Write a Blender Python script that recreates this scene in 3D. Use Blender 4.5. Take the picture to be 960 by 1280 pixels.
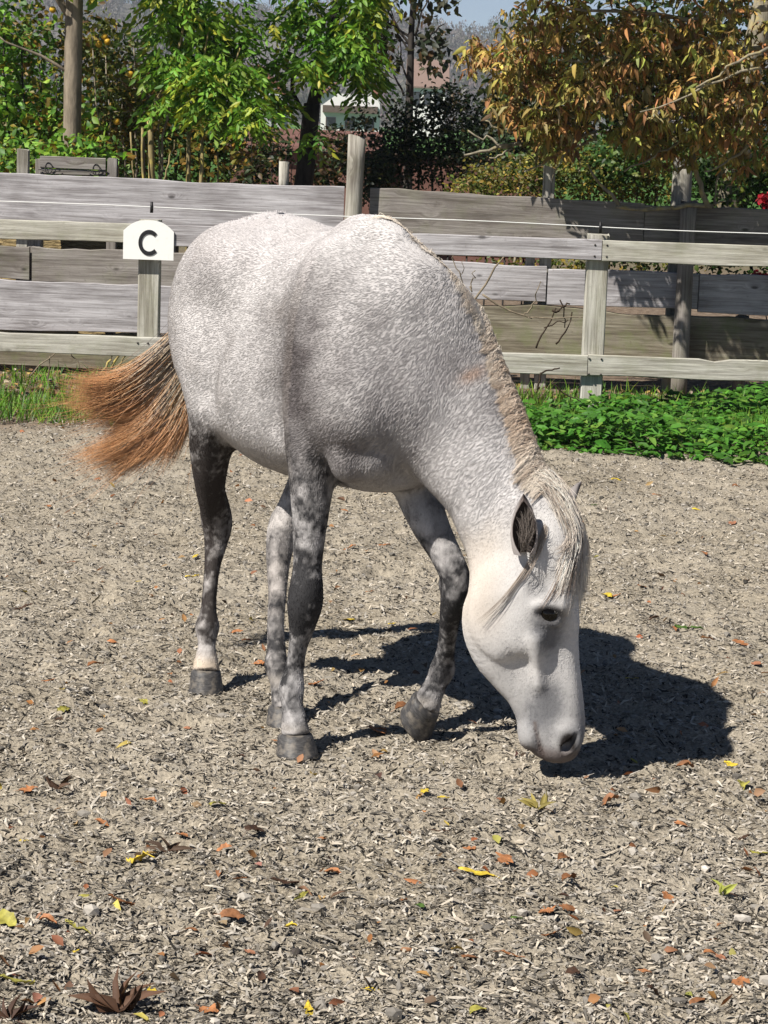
import bpy, bmesh, math, random, time
import numpy as np
from mathutils import Vector, Matrix, noise as mnoise

T_START = time.time()
scene = bpy.context.scene
for _o in list(bpy.data.objects):
    bpy.data.objects.remove(_o)
COL = scene.collection
R = math.radians

# ------------------------------------------------------------------ camera
cam_data = bpy.data.cameras.new('camera')
cam_data.sensor_fit = 'VERTICAL'
cam_data.sensor_height = 24.0
cam_data.lens = 24.0 * 2900 / 1280
cam_data.clip_start = 0.1
cam_data.clip_end = 6000
camera = bpy.data.objects.new('camera', cam_data)
COL.objects.link(camera)
camera.matrix_world = Matrix.Translation((0, 0, 1.72)) @ Matrix.Rotation(R(90 - 9.59), 4, 'X') @ Matrix.Rotation(R(2.0), 4, 'Z')
scene.camera = camera

# ------------------------------------------------------------------ sky and sun
SUN_ELEV = R(48)
SUN_DIR = Vector((0.766 * math.cos(SUN_ELEV), 0.643 * math.cos(SUN_ELEV), -math.sin(SUN_ELEV)))   # the way the light travels
world = bpy.data.worlds.new('World')
scene.world = world
world.use_nodes = True
wn = world.node_tree
wn.nodes.clear()
w_out = wn.nodes.new('ShaderNodeOutputWorld')
w_bg = wn.nodes.new('ShaderNodeBackground')
w_sky = wn.nodes.new('ShaderNodeTexSky')
w_sky.sky_type = 'NISHITA'
w_sky.sun_disc = False
w_sky.sun_elevation = SUN_ELEV
w_sky.sun_rotation = math.atan2(-SUN_DIR.x, -SUN_DIR.y)
w_sky.air_density = 0.5
w_sky.dust_density = 0.0
w_sky.altitude = 600
w_bg.inputs['Strength'].default_value = 0.05
wn.links.new(w_sky.outputs[0], w_bg.inputs['Color'])
wn.links.new(w_bg.outputs[0], w_out.inputs['Surface'])

sun_data = bpy.data.lights.new('sun', 'SUN')
sun_data.energy = 5.0
sun_data.angle = R(0.53)
sun_data.color = (1.0, 0.95, 0.87)
sun = bpy.data.objects.new('sun', sun_data)
COL.objects.link(sun)
sun.rotation_euler = SUN_DIR.to_track_quat('-Z', 'Y').to_euler()
sun.location = (-8, -6, 12)

scene.view_settings.view_transform = 'Standard'
scene.view_settings.look = 'None'
scene.view_settings.exposure = 0.66
scene.view_settings.gamma = 1.0
scene.view_settings.use_curve_mapping = False
scene.render.engine = 'CYCLES'
scene.cycles.max_bounces = 6
scene.cycles.diffuse_bounces = 1
scene.cycles.glossy_bounces = 2
scene.cycles.transparent_max_bounces = 8
scene.cycles.use_denoising = True
scene.cycles.denoiser = 'OPENIMAGEDENOISE'
scene.cycles.denoising_input_passes = 'RGB_ALBEDO_NORMAL'

# ------------------------------------------------------------------ small helpers
def tag(o, label=None, cat=None, group=None, kind=None):
    if label: o['label'] = label
    if cat: o['category'] = cat
    if group: o['group'] = group
    if kind: o['kind'] = kind
    return o

def link(o, parent=None):
    COL.objects.link(o)
    if parent is not None:
        o.parent = parent
    return o

def mesh_np(name, verts, faces, mat=None, smooth=False, attrs=None):
    """faces: an (n, k) array, or a list of index lists"""
    me = bpy.data.meshes.new(name)
    verts = np.asarray(verts, np.float32)
    me.vertices.add(len(verts))
    me.vertices.foreach_set('co', verts.ravel())
    if isinstance(faces, np.ndarray):
        n, k = faces.shape
        loops = faces.ravel()
        starts = np.arange(0, n * k, k)
        tot = np.full(n, k)
    else:
        n = len(faces)
        tot = np.array([len(f) for f in faces])
        loops = np.concatenate([np.asarray(f) for f in faces])
        starts = np.concatenate([[0], np.cumsum(tot)[:-1]])
    me.loops.add(len(loops))
    me.loops.foreach_set('vertex_index', loops.astype(np.int32))
    me.polygons.add(n)
    me.polygons.foreach_set('loop_start', starts.astype(np.int32))
    me.polygons.foreach_set('loop_total', tot.astype(np.int32))
    me.polygons.foreach_set('use_smooth', np.full(n, smooth))
    me.update(calc_edges=True)
    me.validate()
    if attrs:
        for an, (dom, arr) in attrs.items():
            at = me.attributes.new(an, 'FLOAT_COLOR', dom)
            a4 = np.ones((len(arr), 4), np.float32)
            a4[:, :3] = arr
            at.data.foreach_set('color', a4.ravel())
    if mat is not None:
        me.materials.append(mat)
    return me

def obj(name, me, parent=None, loc=None, rot=None):
    o = bpy.data.objects.new(name, me)
    link(o, parent)
    if loc is not None: o.location = loc
    if rot is not None: o.rotation_euler = rot
    return o

def empty(name, loc=(0, 0, 0), rz=0.0):
    o = bpy.data.objects.new(name, None)
    o.empty_display_size = 0.1
    link(o)
    o.location = loc
    o.rotation_euler = (0, 0, rz)
    return o

def hair_obj(name, pts, radii, mat, parent=None, colors=None):
    """pts: (n, m, 3) strands; radii: (n, m)"""
    n, m, _ = pts.shape
    cv = bpy.data.hair_curves.new(name)
    cv.add_curves([m] * n)
    cv.attributes['position'].data.foreach_set('vector', np.ascontiguousarray(pts, np.float32).ravel())
    ra = cv.attributes.get('radius') or cv.attributes.new('radius', 'FLOAT', 'POINT')
    ra.data.foreach_set('value', np.ascontiguousarray(radii, np.float32).ravel())
    if colors is not None:
        per_point = colors.ndim == 3
        at = cv.attributes.new('coat', 'FLOAT_COLOR', 'POINT' if per_point else 'CURVE')
        a4 = np.ones((n * m if per_point else n, 4), np.float32)
        a4[:, :3] = colors.reshape(-1, 3)
        at.data.foreach_set('color', a4.ravel())
    cv.materials.append(mat)
    return obj(name, cv, parent)

# numpy value noise
def _hash(ix, iy, iz, seed):
    h = (ix.astype(np.int64) * 374761393 + iy.astype(np.int64) * 668265263 + iz.astype(np.int64) * 2147483647 + seed * 1274126177) & 0xFFFFFFFF
    h = ((h ^ (h >> 13)) * 1274126177) & 0xFFFFFFFF
    h = ((h ^ (h >> 15)) * 2246822519) & 0xFFFFFFFF
    return ((h ^ (h >> 16)) & 0xFFFFFF).astype(np.float32) / float(0xFFFFFF)

def vnoise(P, scale, seed=0):
    P = np.asarray(P, np.float32) * scale
    i = np.floor(P).astype(np.int64)
    f = P - i
    f = f * f * (3 - 2 * f)
    out = np.zeros(len(P), np.float32)
    for dx in (0, 1):
        for dy in (0, 1):
            for dz in (0, 1):
                w = (f[:, 0] if dx else 1 - f[:, 0]) * (f[:, 1] if dy else 1 - f[:, 1]) * (f[:, 2] if dz else 1 - f[:, 2])
                out += w * _hash(i[:, 0] + dx, i[:, 1] + dy, i[:, 2] + dz, seed)
    return out

def fbm(P, scale, octaves=3, seed=0):
    s = np.zeros(len(P), np.float32); a = 1.0; t = 0.0
    for o in range(octaves):
        s += a * vnoise(P, scale * 2 ** o, seed + o * 17)
        t += a; a *= 0.5
    return s / t

def sstep(a, b, x):
    t = np.clip((x - a) / (b - a), 0, 1)
    return t * t * (3 - 2 * t)

# node material helper
class NT:
    def __init__(self, name):
        self.m = bpy.data.materials.new(name)
        self.m.use_nodes = True
        self.t = self.m.node_tree
        self.t.nodes.clear()
        self.out = self.t.nodes.new('ShaderNodeOutputMaterial')
    def n(self, kind, **kw):
        nd = self.t.nodes.new(kind)
        for k, v in kw.items():
            setattr(nd, k, v)
        return nd
    def l(self, a, b):
        self.t.links.new(a, b)
    def ramp(self, fac, stops, interp='LINEAR'):
        r = self.n('ShaderNodeValToRGB')
        r.color_ramp.interpolation = interp
        el = r.color_ramp.elements
        while len(el) < len(stops): el.new(0.5)
        for e, (p, c) in zip(el, stops):
            e.position = p
            e.color = (*c, 1) if len(c) == 3 else c
        self.l(fac, r.inputs[0])
        return r.outputs[0]
    def noise(self, vec, scale, detail=4, rough=0.55, dist=0.0):
        nd = self.n('ShaderNodeTexNoise')
        nd.inputs['Scale'].default_value = scale
        nd.inputs['Detail'].default_value = detail
        nd.inputs['Roughness'].default_value = rough
        nd.inputs['Distortion'].default_value = dist
        if vec is not None: self.l(vec, nd.inputs['Vector'])
        return nd.outputs['Fac']
    def coords(self, which='Object', scale=None, rot=None):
        tc = self.n('ShaderNodeTexCoord').outputs[which]
        if scale or rot:
            mp = self.n('ShaderNodeMapping')
            if scale: mp.inputs['Scale'].default_value = scale
            if rot: mp.inputs['Rotation'].default_value = rot
            self.l(tc, mp.inputs['Vector'])
            return mp.outputs[0]
        return tc
    def mix(self, fac, a, b, mode='MIX'):
        nd = self.n('ShaderNodeMix', data_type='RGBA', blend_type=mode)
        for s, v in ((nd.inputs[0], fac), (nd.inputs[6], a), (nd.inputs[7], b)):
            if hasattr(v, 'is_output'): self.l(v, s)
            elif isinstance(v, (int, float)): s.default_value = v
            else: s.default_value = (*v, 1)
        return nd.outputs[2]
    def attr(self, name):
        return self.n('ShaderNodeAttribute', attribute_name=name).outputs['Color']
    def bsdf(self, color=None, rough=0.8, spec=0.3, bump=None, bump_s=0.3, bump_d=0.01, **kw):
        b = self.n('ShaderNodeBsdfPrincipled')
        if color is not None:
            if hasattr(color, 'is_output'): self.l(color, b.inputs['Base Color'])
            else: b.inputs['Base Color'].default_value = (*color, 1)
        b.inputs['Roughness'].default_value = rough
        b.inputs['Specular IOR Level'].default_value = spec
        for k, v in kw.items():
            b.inputs[k.replace('_', ' ')].default_value = v
        if bump is not None:
            bp = self.n('ShaderNodeBump')
            bp.inputs['Strength'].default_value = bump_s
            bp.inputs['Distance'].default_value = bump_d
            self.l(bump, bp.inputs['Height'])
            self.l(bp.outputs[0], b.inputs['Normal'])
        self.l(b.outputs[0], self.out.inputs['Surface'])
        self.b = b
        return self.m
# ================================================================== the setting
RS = np.random.default_rng(5)
random.seed(5)

# ------------------------------------------------------------------ ground
nt = NT('ground_surface')
co = nt.coords('Object')
sep = nt.n('ShaderNodeSeparateXYZ'); nt.l(co, sep.inputs[0])
nA = nt.noise(co, 1.1, 4); nB = nt.noise(co, 14, 5, .65); nC = nt.noise(co, 95, 4, .7); nD = nt.noise(co, 260, 3, .7)
sand = nt.ramp(nC, [(.32, (.06, .049, .036)), (.47, (.27, .23, .17)), (.62, (.45, .39, .30)), (.80, (.62, .55, .45))])
sand = nt.mix(nt.ramp(nD, [(.30, (.55, .55, .55)), (.55, (1, 1, 1))]), nt.mix(1.0, sand, (.45, .42, .40), 'MULTIPLY'), sand)
sand = nt.mix(nt.ramp(nB, [(.35, (0, 0, 0)), (.7, (.55, .55, .55))]), sand, (.30, .27, .22))
sand = nt.mix(nt.ramp(nA, [(.35, (0, 0, 0)), (.7, (.40, .40, .40))]), sand, (.50, .45, .375))
soil = nt.ramp(nB, [(.3, (.07, .05, .035)), (.55, (.20, .15, .11)), (.8, (.32, .27, .21))])
field = nt.ramp(nt.noise(co, .08, 4), [(.3, (.045, .10, .022)), (.7, (.075, .16, .035))])
def edge(lo, hi, amp):
    """soft border along y with a wavering line"""
    a = nt.n('ShaderNodeMath', operation='MULTIPLY_ADD'); nt.l(nB, a.inputs[0]); a.inputs[1].default_value = amp; nt.l(sep.outputs[1], a.inputs[2])
    m = nt.n('ShaderNodeMapRange'); nt.l(a.outputs[0], m.inputs[0]); m.inputs[1].default_value = lo; m.inputs[2].default_value = hi
    return m.outputs[0]
c = nt.mix(edge(12.55, 13.0, .6), sand, soil)
c = nt.mix(edge(30.0, 40.0, 4), c, field)
M_GROUND = nt.bsdf(c, rough=.95, spec=.1, bump=nC, bump_s=.8, bump_d=.012)

_pr = np.random.default_rng(99)
PRINTS = np.c_[_pr.uniform(-2.2, 2.2, 120), 4.0 + 8.0 * _pr.random(120) ** 1.2, _pr.uniform(.045, .07, 120), _pr.uniform(.4, 1.0, 120)]
def prints(P):
    h = np.zeros(len(P))
    for x, y, r, a in PRINTS:
        m = np.nonzero((np.abs(P[:, 0] - x) < .2) & (np.abs(P[:, 1] - y) < .2))[0]
        d = np.hypot(P[m, 0] - x, (P[m, 1] - y)) / r
        h[m] += a * (-.020 * np.exp(-d ** 4) + .010 * np.exp(-((d - 1.35) / .35) ** 2))
    return h
def lumps(P):
    """height of the churned arena surface"""
    P3 = np.c_[P[:, 0], P[:, 1], np.zeros(len(P))]
    h = (fbm(P3, 2.2, 2, 71) - .5) * .036 + (fbm(P3, 10., 3, 73) - .5) * .046 + (vnoise(P3, 42., 75) - .5) * .012 + (vnoise(P3, 75., 77) - .5) * .006 + prints(P)
    return h
gx = np.concatenate([-np.geomspace(1600, 2.7, 26), np.arange(-2.6, 2.61, .02), np.geomspace(2.7, 1600, 26)])
gy = np.concatenate([[-60, -20, -6, 0, 2, 3], np.arange(3.6, 9.2, .019), np.arange(9.2, 13, .04), np.geomspace(13.05, 1700, 46)])
GX, GY = np.meshgrid(gx, gy, indexing='ij')
flat = np.c_[GX.ravel(), GY.ravel()]
hz = lumps(flat)
fade = sstep(2.9, 2.5, np.abs(flat[:, 0])) * sstep(16, 13.5, flat[:, 1]) * sstep(3.0, 3.8, flat[:, 1])
hz = hz * fade
HOOFS = np.array([(0.0, -.216), (-.65, -.208), (-.235, -.149), (.07, .152)])
_c, _s = math.cos(R(-64)), math.sin(R(-64))
HOOFW = np.c_[HOOFS[:, 0] * _c - HOOFS[:, 1] * _s - .0452, HOOFS[:, 0] * _s + HOOFS[:, 1] * _c + 6.2986]
def press(P, h):
    for q in HOOFW:
        d = np.hypot(P[:, 0] - q[0], P[:, 1] - q[1])
        w = np.exp(-(d / .11) ** 2)
        h = h * (1 - w) + .003 * w
    return h
hz = press(flat, hz)
ny = len(gy)
ii, jj = np.meshgrid(np.arange(len(gx) - 1), np.arange(ny - 1), indexing='ij')
a = (ii * ny + jj).ravel()
ground = obj('ground', mesh_np('ground', np.c_[flat, hz], np.stack([a, a + ny, a + ny + 1, a + 1], 1), M_GROUND, True))
tag(ground, 'grey sandy riding arena floor running into the verge and fields', kind='structure')

# ------------------------------------------------------------------ chips and fibres lying in the sand
def strips(centers, yaw, tilt, roll, L, W, bend, cols, name, mat, segs=2):
    """small bent flakes; one mesh"""
    n = len(centers)
    t = np.linspace(-1, 1, segs + 1)
    loc = np.zeros((n, segs + 1, 2, 3))
    prof = 1 - .55 * np.abs(t) ** 3
    for k, tk in enumerate(t):
        for e, sg in enumerate((-1, 1)):
            loc[:, k, e, 0] = tk * L / 2
            loc[:, k, e, 1] = sg * W / 2 * prof[k] + bend * L * tk * tk * .8 * np.sign(yaw - 3)
            loc[:, k, e, 2] = bend * L * (1 - tk * tk) * .9
    cr_, sr_ = np.cos(roll), np.sin(roll)
    y, z = loc[..., 1].copy(), loc[..., 2].copy()
    loc[..., 1] = y * cr_[:, None, None] - z * sr_[:, None, None]
    loc[..., 2] = y * sr_[:, None, None] + z * cr_[:, None, None]
    ct_, st_ = np.cos(tilt), np.sin(tilt)
    x, z = loc[..., 0].copy(), loc[..., 2].copy()
    loc[..., 0] = x * ct_[:, None, None] - z * st_[:, None, None]
    loc[..., 2] = x * st_[:, None, None] + z * ct_[:, None, None]
    cy_, sy_ = np.cos(yaw), np.sin(yaw)
    x, y = loc[..., 0].copy(), loc[..., 1].copy()
    loc[..., 0] = x * cy_[:, None, None] - y * sy_[:, None, None]
    loc[..., 1] = x * sy_[:, None, None] + y * cy_[:, None, None]
    V = (loc + centers[:, None, None, :]).reshape(-1, 3)
    base = np.arange(n)[:, None] * (segs + 1) * 2
    F = np.concatenate([base + np.array([2 * k, 2 * k + 2, 2 * k + 3, 2 * k + 1]) for k in range(segs)])
    C = np.repeat(cols, (segs + 1) * 2, 0)
    return mesh_np(name, V, F, mat, False, {'coat': ('POINT', C)})
nt = NT('chip_surface')
M_CHIP = nt.bsdf(nt.mix(nt.noise(nt.coords('Object'), 180, 3), nt.attr('coat'), nt.mix(1.0, nt.attr('coat'), (.62, .60, .58), 'MULTIPLY')), rough=.9, spec=.12)
NCH = 230000
v = RS.random(NCH)
cyy = 3.9 + 8.9 * v ** 1.55
cxx = (RS.random(NCH) * 2 - 1) * (.19 * cyy + .25)
P2 = np.c_[cxx, cyy]
hh = press(P2, lumps(P2))
clump = fbm(np.c_[P2, np.zeros(NCH)], 7., 3, 91)
L = RS.lognormal(math.log(.0108), .52, NCH)
W = np.minimum(L * RS.uniform(.16, .5, NCH), .007)
tone = np.clip(RS.normal(.40, .15, NCH) + (clump - .5) * .36, .05, .60)
hue = RS.random((NCH, 1))
cc = tone[:, None] * (np.array([1.0, .875, .70]) * (1 - hue * .6) + np.array([1.0, .97, .91]) * hue * .6)
dk = RS.random(NCH) < .17
cc[dk] *= .20
cen = np.c_[P2, hh + L * .10 + .001]
chips = obj('gravel', strips(cen, RS.random(NCH) * 6.283, RS.normal(0, .36, NCH), RS.normal(0, .55, NCH), L, W, RS.uniform(-.05, .32, NCH), cc, 'gravel', M_CHIP))
tag(chips, 'pale chips and fibres strewn all over the arena sand', 'chips', kind='stuff')

# grit: small angular lumps
def rock_base():
    bm = bmesh.new(); bmesh.ops.create_icosphere(bm, subdivisions=1, radius=1)
    V = np.array([v_.co[:] for v_ in bm.verts]); F = np.array([[q.index for q in f.verts] for f in bm.faces]); bm.free()
    return V, F
RV, RFc = rock_base()
NG = 9000
v = RS.random(NG); cyy = 3.9 + 8.9 * v ** 1.5; cxx = (RS.random(NG) * 2 - 1) * (.19 * cyy + .25)
P2 = np.c_[cxx, cyy]
sz = RS.lognormal(math.log(.0042), .5, NG).clip(.002, .016)
sc = sz[:, None] * RS.uniform(.6, 1.4, (NG, 3)) * np.array([1, 1, .75])
GVt = RV[None] * sc[:, None] * RS.uniform(.75, 1.2, (NG, len(RV), 1)) + np.c_[P2, press(P2, lumps(P2)) + sz * .3][:, None]
GFt = (RFc[None] + np.arange(NG)[:, None, None] * len(RV)).reshape(-1, 3)
tone = np.clip(RS.normal(.33, .14, NG), .05, .7)
gc = tone[:, None] * np.array([1, .93, .83])
grit = obj('gravel', mesh_np('grit', GVt.reshape(-1, 3), GFt, M_CHIP, False, {'coat': ('POINT', np.repeat(gc, len(RV), 0))}))
tag(grit, 'small crumbs of grit and clods between the chips on the sand', 'grit', kind='stuff')

# ------------------------------------------------------------------ timber
def wood(name, base, dark, light, moss=0.0, streak=1.0):
    t = NT(name)
    oi = t.n('ShaderNodeObjectInfo')
    tc = t.coords('Object')
    ad = t.n('ShaderNodeVectorMath', operation='ADD')
    mul = t.n('ShaderNodeVectorMath', operation='SCALE'); mul.inputs[0].default_value = (7.3, 3.1, 5.7); t.l(oi.outputs['Random'], mul.inputs['Scale'])
    t.l(tc, ad.inputs[0]); t.l(mul.outputs[0], ad.inputs[1])
    # object x runs along the grain
    mp = t.n('ShaderNodeMapping'); mp.inputs['Scale'].default_value = (.9, 14, 14); t.l(ad.outputs[0], mp.inputs['Vector'])
    kn = t.n('ShaderNodeTexVoronoi'); kn.feature = 'F1'; kn.inputs['Scale'].default_value = 1.0
    mk = t.n('ShaderNodeMapping'); mk.inputs['Scale'].default_value = (3.6, 2.0, 8.0); t.l(ad.outputs[0], mk.inputs['Vector']); t.l(mk.outputs[0], kn.inputs['Vector'])
    kd = kn.outputs['Distance']
    # grain bent round the knots
    kr = t.n('ShaderNodeMapRange'); t.l(kd, kr.inputs[0]); kr.inputs[1].default_value = .0; kr.inputs[2].default_value = .30; kr.inputs[3].default_value = .8; kr.inputs[4].default_value = 0
    av = t.n('ShaderNodeVectorMath', operation='ADD'); t.l(mp.outputs[0], av.inputs[0])
    cb = t.n('ShaderNodeCombineXYZ'); t.l(kr.outputs[0], cb.inputs[2]); t.l(cb.outputs[0], av.inputs[1])
    g1 = t.noise(av.outputs[0], 1.3, 6, .62, .6)
    g2 = t.noise(av.outputs[0], 5.0, 5, .6)
    col = t.ramp(g1, [(.32, dark), (.47, base), (.62, light), (.75, base)])
    col = t.mix(t.ramp(g2, [(.40, (.75 * streak,) * 3), (.62, (0, 0, 0))]), col, t.mix(1.0, col, (.62, .60, .60), 'MULTIPLY'))
    bl = t.noise(ad.outputs[0], 2.3, 4)
    col = t.mix(t.ramp(bl, [(.40, (0, 0, 0)), (.68, (.55, .55, .55))]), col, light)
    col = t.mix(t.ramp(bl, [(.28, (.5, .5, .5)), (.42, (0, 0, 0))]), col, dark)
    mf = t.n('ShaderNodeMapping'); mf.inputs['Scale'].default_value = (2.2, 85, 85); t.l(ad.outputs[0], mf.inputs['Vector'])
    g3 = t.noise(mf.outputs[0], 1.0, 5, .75)
    col = t.mix(t.ramp(g3, [(.36, (.8, .8, .8)), (.56, (0, 0, 0))]), col, t.mix(1.0, col, (.52, .50, .49), 'MULTIPLY'))
    col = t.mix(t.ramp(t.noise(tc, 38, 3, .7), [(.60, (0, 0, 0)), (.72, (.5, .5, .5))]), col, dark)
    col = t.mix(t.ramp(kd, [(.05, (.85, .85, .85)), (.11, (0, 0, 0))]), col, tuple(x * .35 for x in dark))
    if moss:
        mm = t.noise(tc, 9, 5, .65)
        col = t.mix(t.ramp(mm, [(.48, (0, 0, 0)), (.66, (moss,) * 3)]), col, (.17, .20, .08))
    return t.bsdf(col, rough=.88, spec=.15, bump=g3, bump_s=.6, bump_d=.005)
W_GREY = wood('weathered_grey_wood', (.43, .415, .425), (.23, .215, .215), (.58, .565, .58))
W_PALE = wood('pale_greenish_wood', (.47, .455, .385), (.33, .31, .25), (.60, .585, .52), .16)
W_BROWN = wood('weathered_brown_wood', (.25, .225, .20), (.13, .115, .10), (.36, .335, .31), .15)
W_SLEEP = wood('stained_mossy_wood', (.24, .21, .15), (.13, .11, .075), (.34, .31, .24), .45)
W_POST = wood('pale_split_wood', (.38, .36, .31), (.20, .18, .15), (.52, .50, .44), .10)

def plank_mesh(L, H, T, seed, mat, wob=.006, segs=None, ends=(0, 0), notch=None):
    """a sawn board along x with uneven edges, centred; H along z, T along y"""
    r = np.random.default_rng(seed)
    n = segs or max(6, int(L / .09))
    xs = np.linspace(-L / 2, L / 2, n + 1)
    top = H / 2 + wob * (vnoise(np.c_[xs, xs * 0 + seed, xs * 0], 2.4, seed) - .5) * 2 + wob * .4 * (vnoise(np.c_[xs, xs * 0 + seed, xs * 0], 11, seed) - .5) * 2
    bot = -H / 2 + wob * (vnoise(np.c_[xs, xs * 0 + seed + 9, xs * 0], 2.4, seed) - .5) * 2
    if notch:
        for nx_, nw, nd in notch:
            top -= nd * np.exp(-((xs - nx_) / nw) ** 2)
    bow = .004 * (vnoise(np.c_[xs, xs * 0 + seed + 4, xs * 0], 1.2, seed) - .5) * 2
    c = .004
    V = []
    for i, x in enumerate(xs):
        e0 = ends[0] * (i == 0) + ends[1] * (i == n)
        f, b = -T / 2 + bow[i], T / 2 + bow[i]
        V += [(x + e0, f, bot[i] + c), (x + e0, f, top[i] - c), (x + e0 * .6, f + c, top[i]), (x, b - c, top[i]), (x, b, top[i] - c), (x, b, bot[i] + c), (x, b - c, bot[i]), (x + e0 * .6, f + c, bot[i])]
    F = []
    for i in range(n):
        for k in range(8):
            k2 = (k + 1) % 8
            F.append((i * 8 + k, (i + 1) * 8 + k, (i + 1) * 8 + k2, i * 8 + k2))
    F.append(tuple(range(8))[::-1][::-1]); F.append(tuple(n * 8 + k for k in range(8))[::-1])
    return mesh_np('plank', V, F, mat, False)

def post_mesh(H, b, a, seed, mat, rnd=0.0, lean=0.0, topcut=.0, jag=.004):
    """an upright; x of the mesh runs up so that the grain does too"""
    r = np.random.default_rng(seed)
    n = 10
    V = []
    N = 12 if rnd else 8
    for i in range(n + 1):
        u = i / n
        w = 1 + (.10 * (vnoise(np.array([[u * 5, seed, 0]]), 1., seed)[0] - .5) if rnd else 0)
        for k in range(N):
            an = 2 * math.pi * (k + .5) / N
            if rnd:
                y, z = a / 2 * math.cos(an) * w, b / 2 * math.sin(an) * w * (1 + .06 * math.sin(3 * an + seed))
            else:
                cx, cy_ = [(1, .9), (.9, 1), (-.9, 1), (-1, .9), (-1, -.9), (-.9, -1), (.9, -1), (1, -.9)][k]
                y, z = a / 2 * cx, b / 2 * cy_
            x = H * u
            if i == n: x += jag * r.normal() + topcut * (z / b)
            V.append((x, y + lean * u, z))
    F = [(i * N + k, i * N + (k + 1) % N, (i + 1) * N + (k + 1) % N, (i + 1) * N + k) for i in range(n) for k in range(N)]
    F.append(tuple(range(N))[::-1]); F.append(tuple(n * N + k for k in range(N)))
    return mesh_np('post', V, F, mat, bool(rnd))
UP = (0, R(-90), 0)                            # stands a mesh built along x upright

def tube_mesh(name, paths, mat, sides=6):
    """tapered tubes; paths: list of (points, r0, r1); one mesh"""
    V, F = [], []
    for pts, r0, r1 in paths:
        pts = np.asarray(pts, float)
        n = len(pts)
        T = np.gradient(pts, axis=0); T /= np.linalg.norm(T, axis=1)[:, None] + 1e-9
        ref = np.array([.31, .2, .93]) if abs(T[0][2]) < .8 else np.array([1., .1, 0])
        b0 = len(V)
        for i in range(n):
            u_ = np.cross(T[i], ref); u_ /= np.linalg.norm(u_) + 1e-9
            w_ = np.cross(T[i], u_)
            rr = r0 + (r1 - r0) * i / (n - 1)
            for k in range(sides):
                an = 2 * math.pi * k / sides
                V.append(pts[i] + (math.cos(an) * u_ + math.sin(an) * w_) * rr)
        for i in range(n - 1):
            for k in range(sides):
                k2 = (k + 1) % sides
                F.append((b0 + i * sides + k, b0 + i * sides + k2, b0 + (i + 1) * sides + k2, b0 + (i + 1) * sides + k))
        F.append(tuple(b0 + k for k in range(sides))[::-1]); F.append(tuple(b0 + (n - 1) * sides + k for k in range(sides)))
    return mesh_np(name, V, F, mat, True)

# ---- arena rail fence
FY = 13.52
fence = empty('rail_fence', (0, FY, 0))
tag(fence, 'pale greenish wooden rail fence with square posts round the arena', 'fence')
for k, x in enumerate((-4.05, -1.415, 1.19, 3.85)):
    p = obj('post', post_mesh(1.125 if k != 1 else 1.12, .125, .10, 30 + k, W_PALE), fence, (x, .055, -.02), UP)
def rail(x0, x1, z, h, seed, mat, z1=None, **kw):
    z1 = z if z1 is None else z1
    o = obj('rail', plank_mesh(x1 - x0, h, .035, seed, mat, .004, **kw), fence, ((x0 + x1) / 2, -.0145, (z + z1) / 2), (0, -math.atan2(z1 - z, x1 - x0), 0))
    return o
rail(-4.6, -1.45, 1.022, .112, 41, W_PALE)
rail(-1.446, 1.205, 1.018, .118, 42, W_GREY, notch=[(.2, .03, .006)])
rail(1.209, 4.2, 1.018, .122, 43, W_PALE)
rail(-4.6, -1.30, .366, .112, 44, W_PALE)
rail(-1.296, 1.155, .345, .118, 45, W_PALE)
rail(1.159, 4.2, .352, .122, 46, W_PALE, notch=[(-.77, .02, .022), (-.45, .03, .006)])
M_WIRE = NT('white_cord').bsdf((.75, .75, .73), rough=.5)
M_BLACK = NT('black_plastic').bsdf((.015, .015, .016), rough=.45)
cord = [(x, -.045, zz + .004 * math.sin(x * 3)) for x, zz in zip(np.linspace(-4.6, 4.2, 40), np.interp(np.linspace(-4.6, 4.2, 40), [-4.6, -1.42, 1.19, 4.2], [1.205, 1.175, 1.155, 1.135]))]
obj('cord', tube_mesh('cord', [(cord, .0028, .0028)], M_WIRE, 5), fence)
for x, zz in ((-1.40, 1.18), (1.19, 1.155)):
    obj('insulator', tube_mesh('insulator', [([(x, -.045, zz - .035), (x, -.045, zz + .028)], .011, .009), ([(x, -.045, zz - .02), (x, .01, zz - .02)], .006, .006)], M_BLACK), fence)
M_STEEL = NT('nail_steel').bsdf((.09, .08, .075), rough=.5, Metallic=.7)
for x in (1.165, 1.235, -1.47, -1.41):
    for z in (.30, .39, .985, 1.05):
        obj('nail', tube_mesh('nail', [([(x, -.036, z), (x, -.030, z)], .006, .006)], M_STEEL, 6), fence)

# ---- letter sign
sign = empty('letter_sign', (-1.415, FY - .040, .985))
tag(sign, 'white sign board with a black letter C on the rail fence post', 'sign')
t = NT('sign_white'); M_SIGN = t.bsdf(t.mix(t.ramp(t.noise(t.coords('Object'), 30, 4), [(.55, (0, 0, 0)), (.8, (.25, .25, .25))]), (.84, .84, .81), (.62, .60, .55)), rough=.35, spec=.4)
SW, SH0, SH1 = .292, -.110, .095
prof = [(-SW / 2, SH0), (SW / 2, SH0), (SW / 2, .055)]
for k in range(13):
    u_ = 1 - 2 * k / 12
    x = u_ * SW * .5
    prof.append((x * .99, .055 + .062 * (1 - abs(u_) ** 2.6)))
prof.append((-SW / 2, .055))
n = len(prof)
V = [(x, -.006, z) for x, z in prof] + [(x, .006, z) for x, z in prof]
F = [tuple(range(n)), tuple(range(2 * n - 1, n - 1, -1))] + [(k, n + k, n + (k + 1) % n, (k + 1) % n) for k in range(n)]
obj('board', mesh_np('board', V, F, M_SIGN), sign)
V, F = [], []
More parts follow.
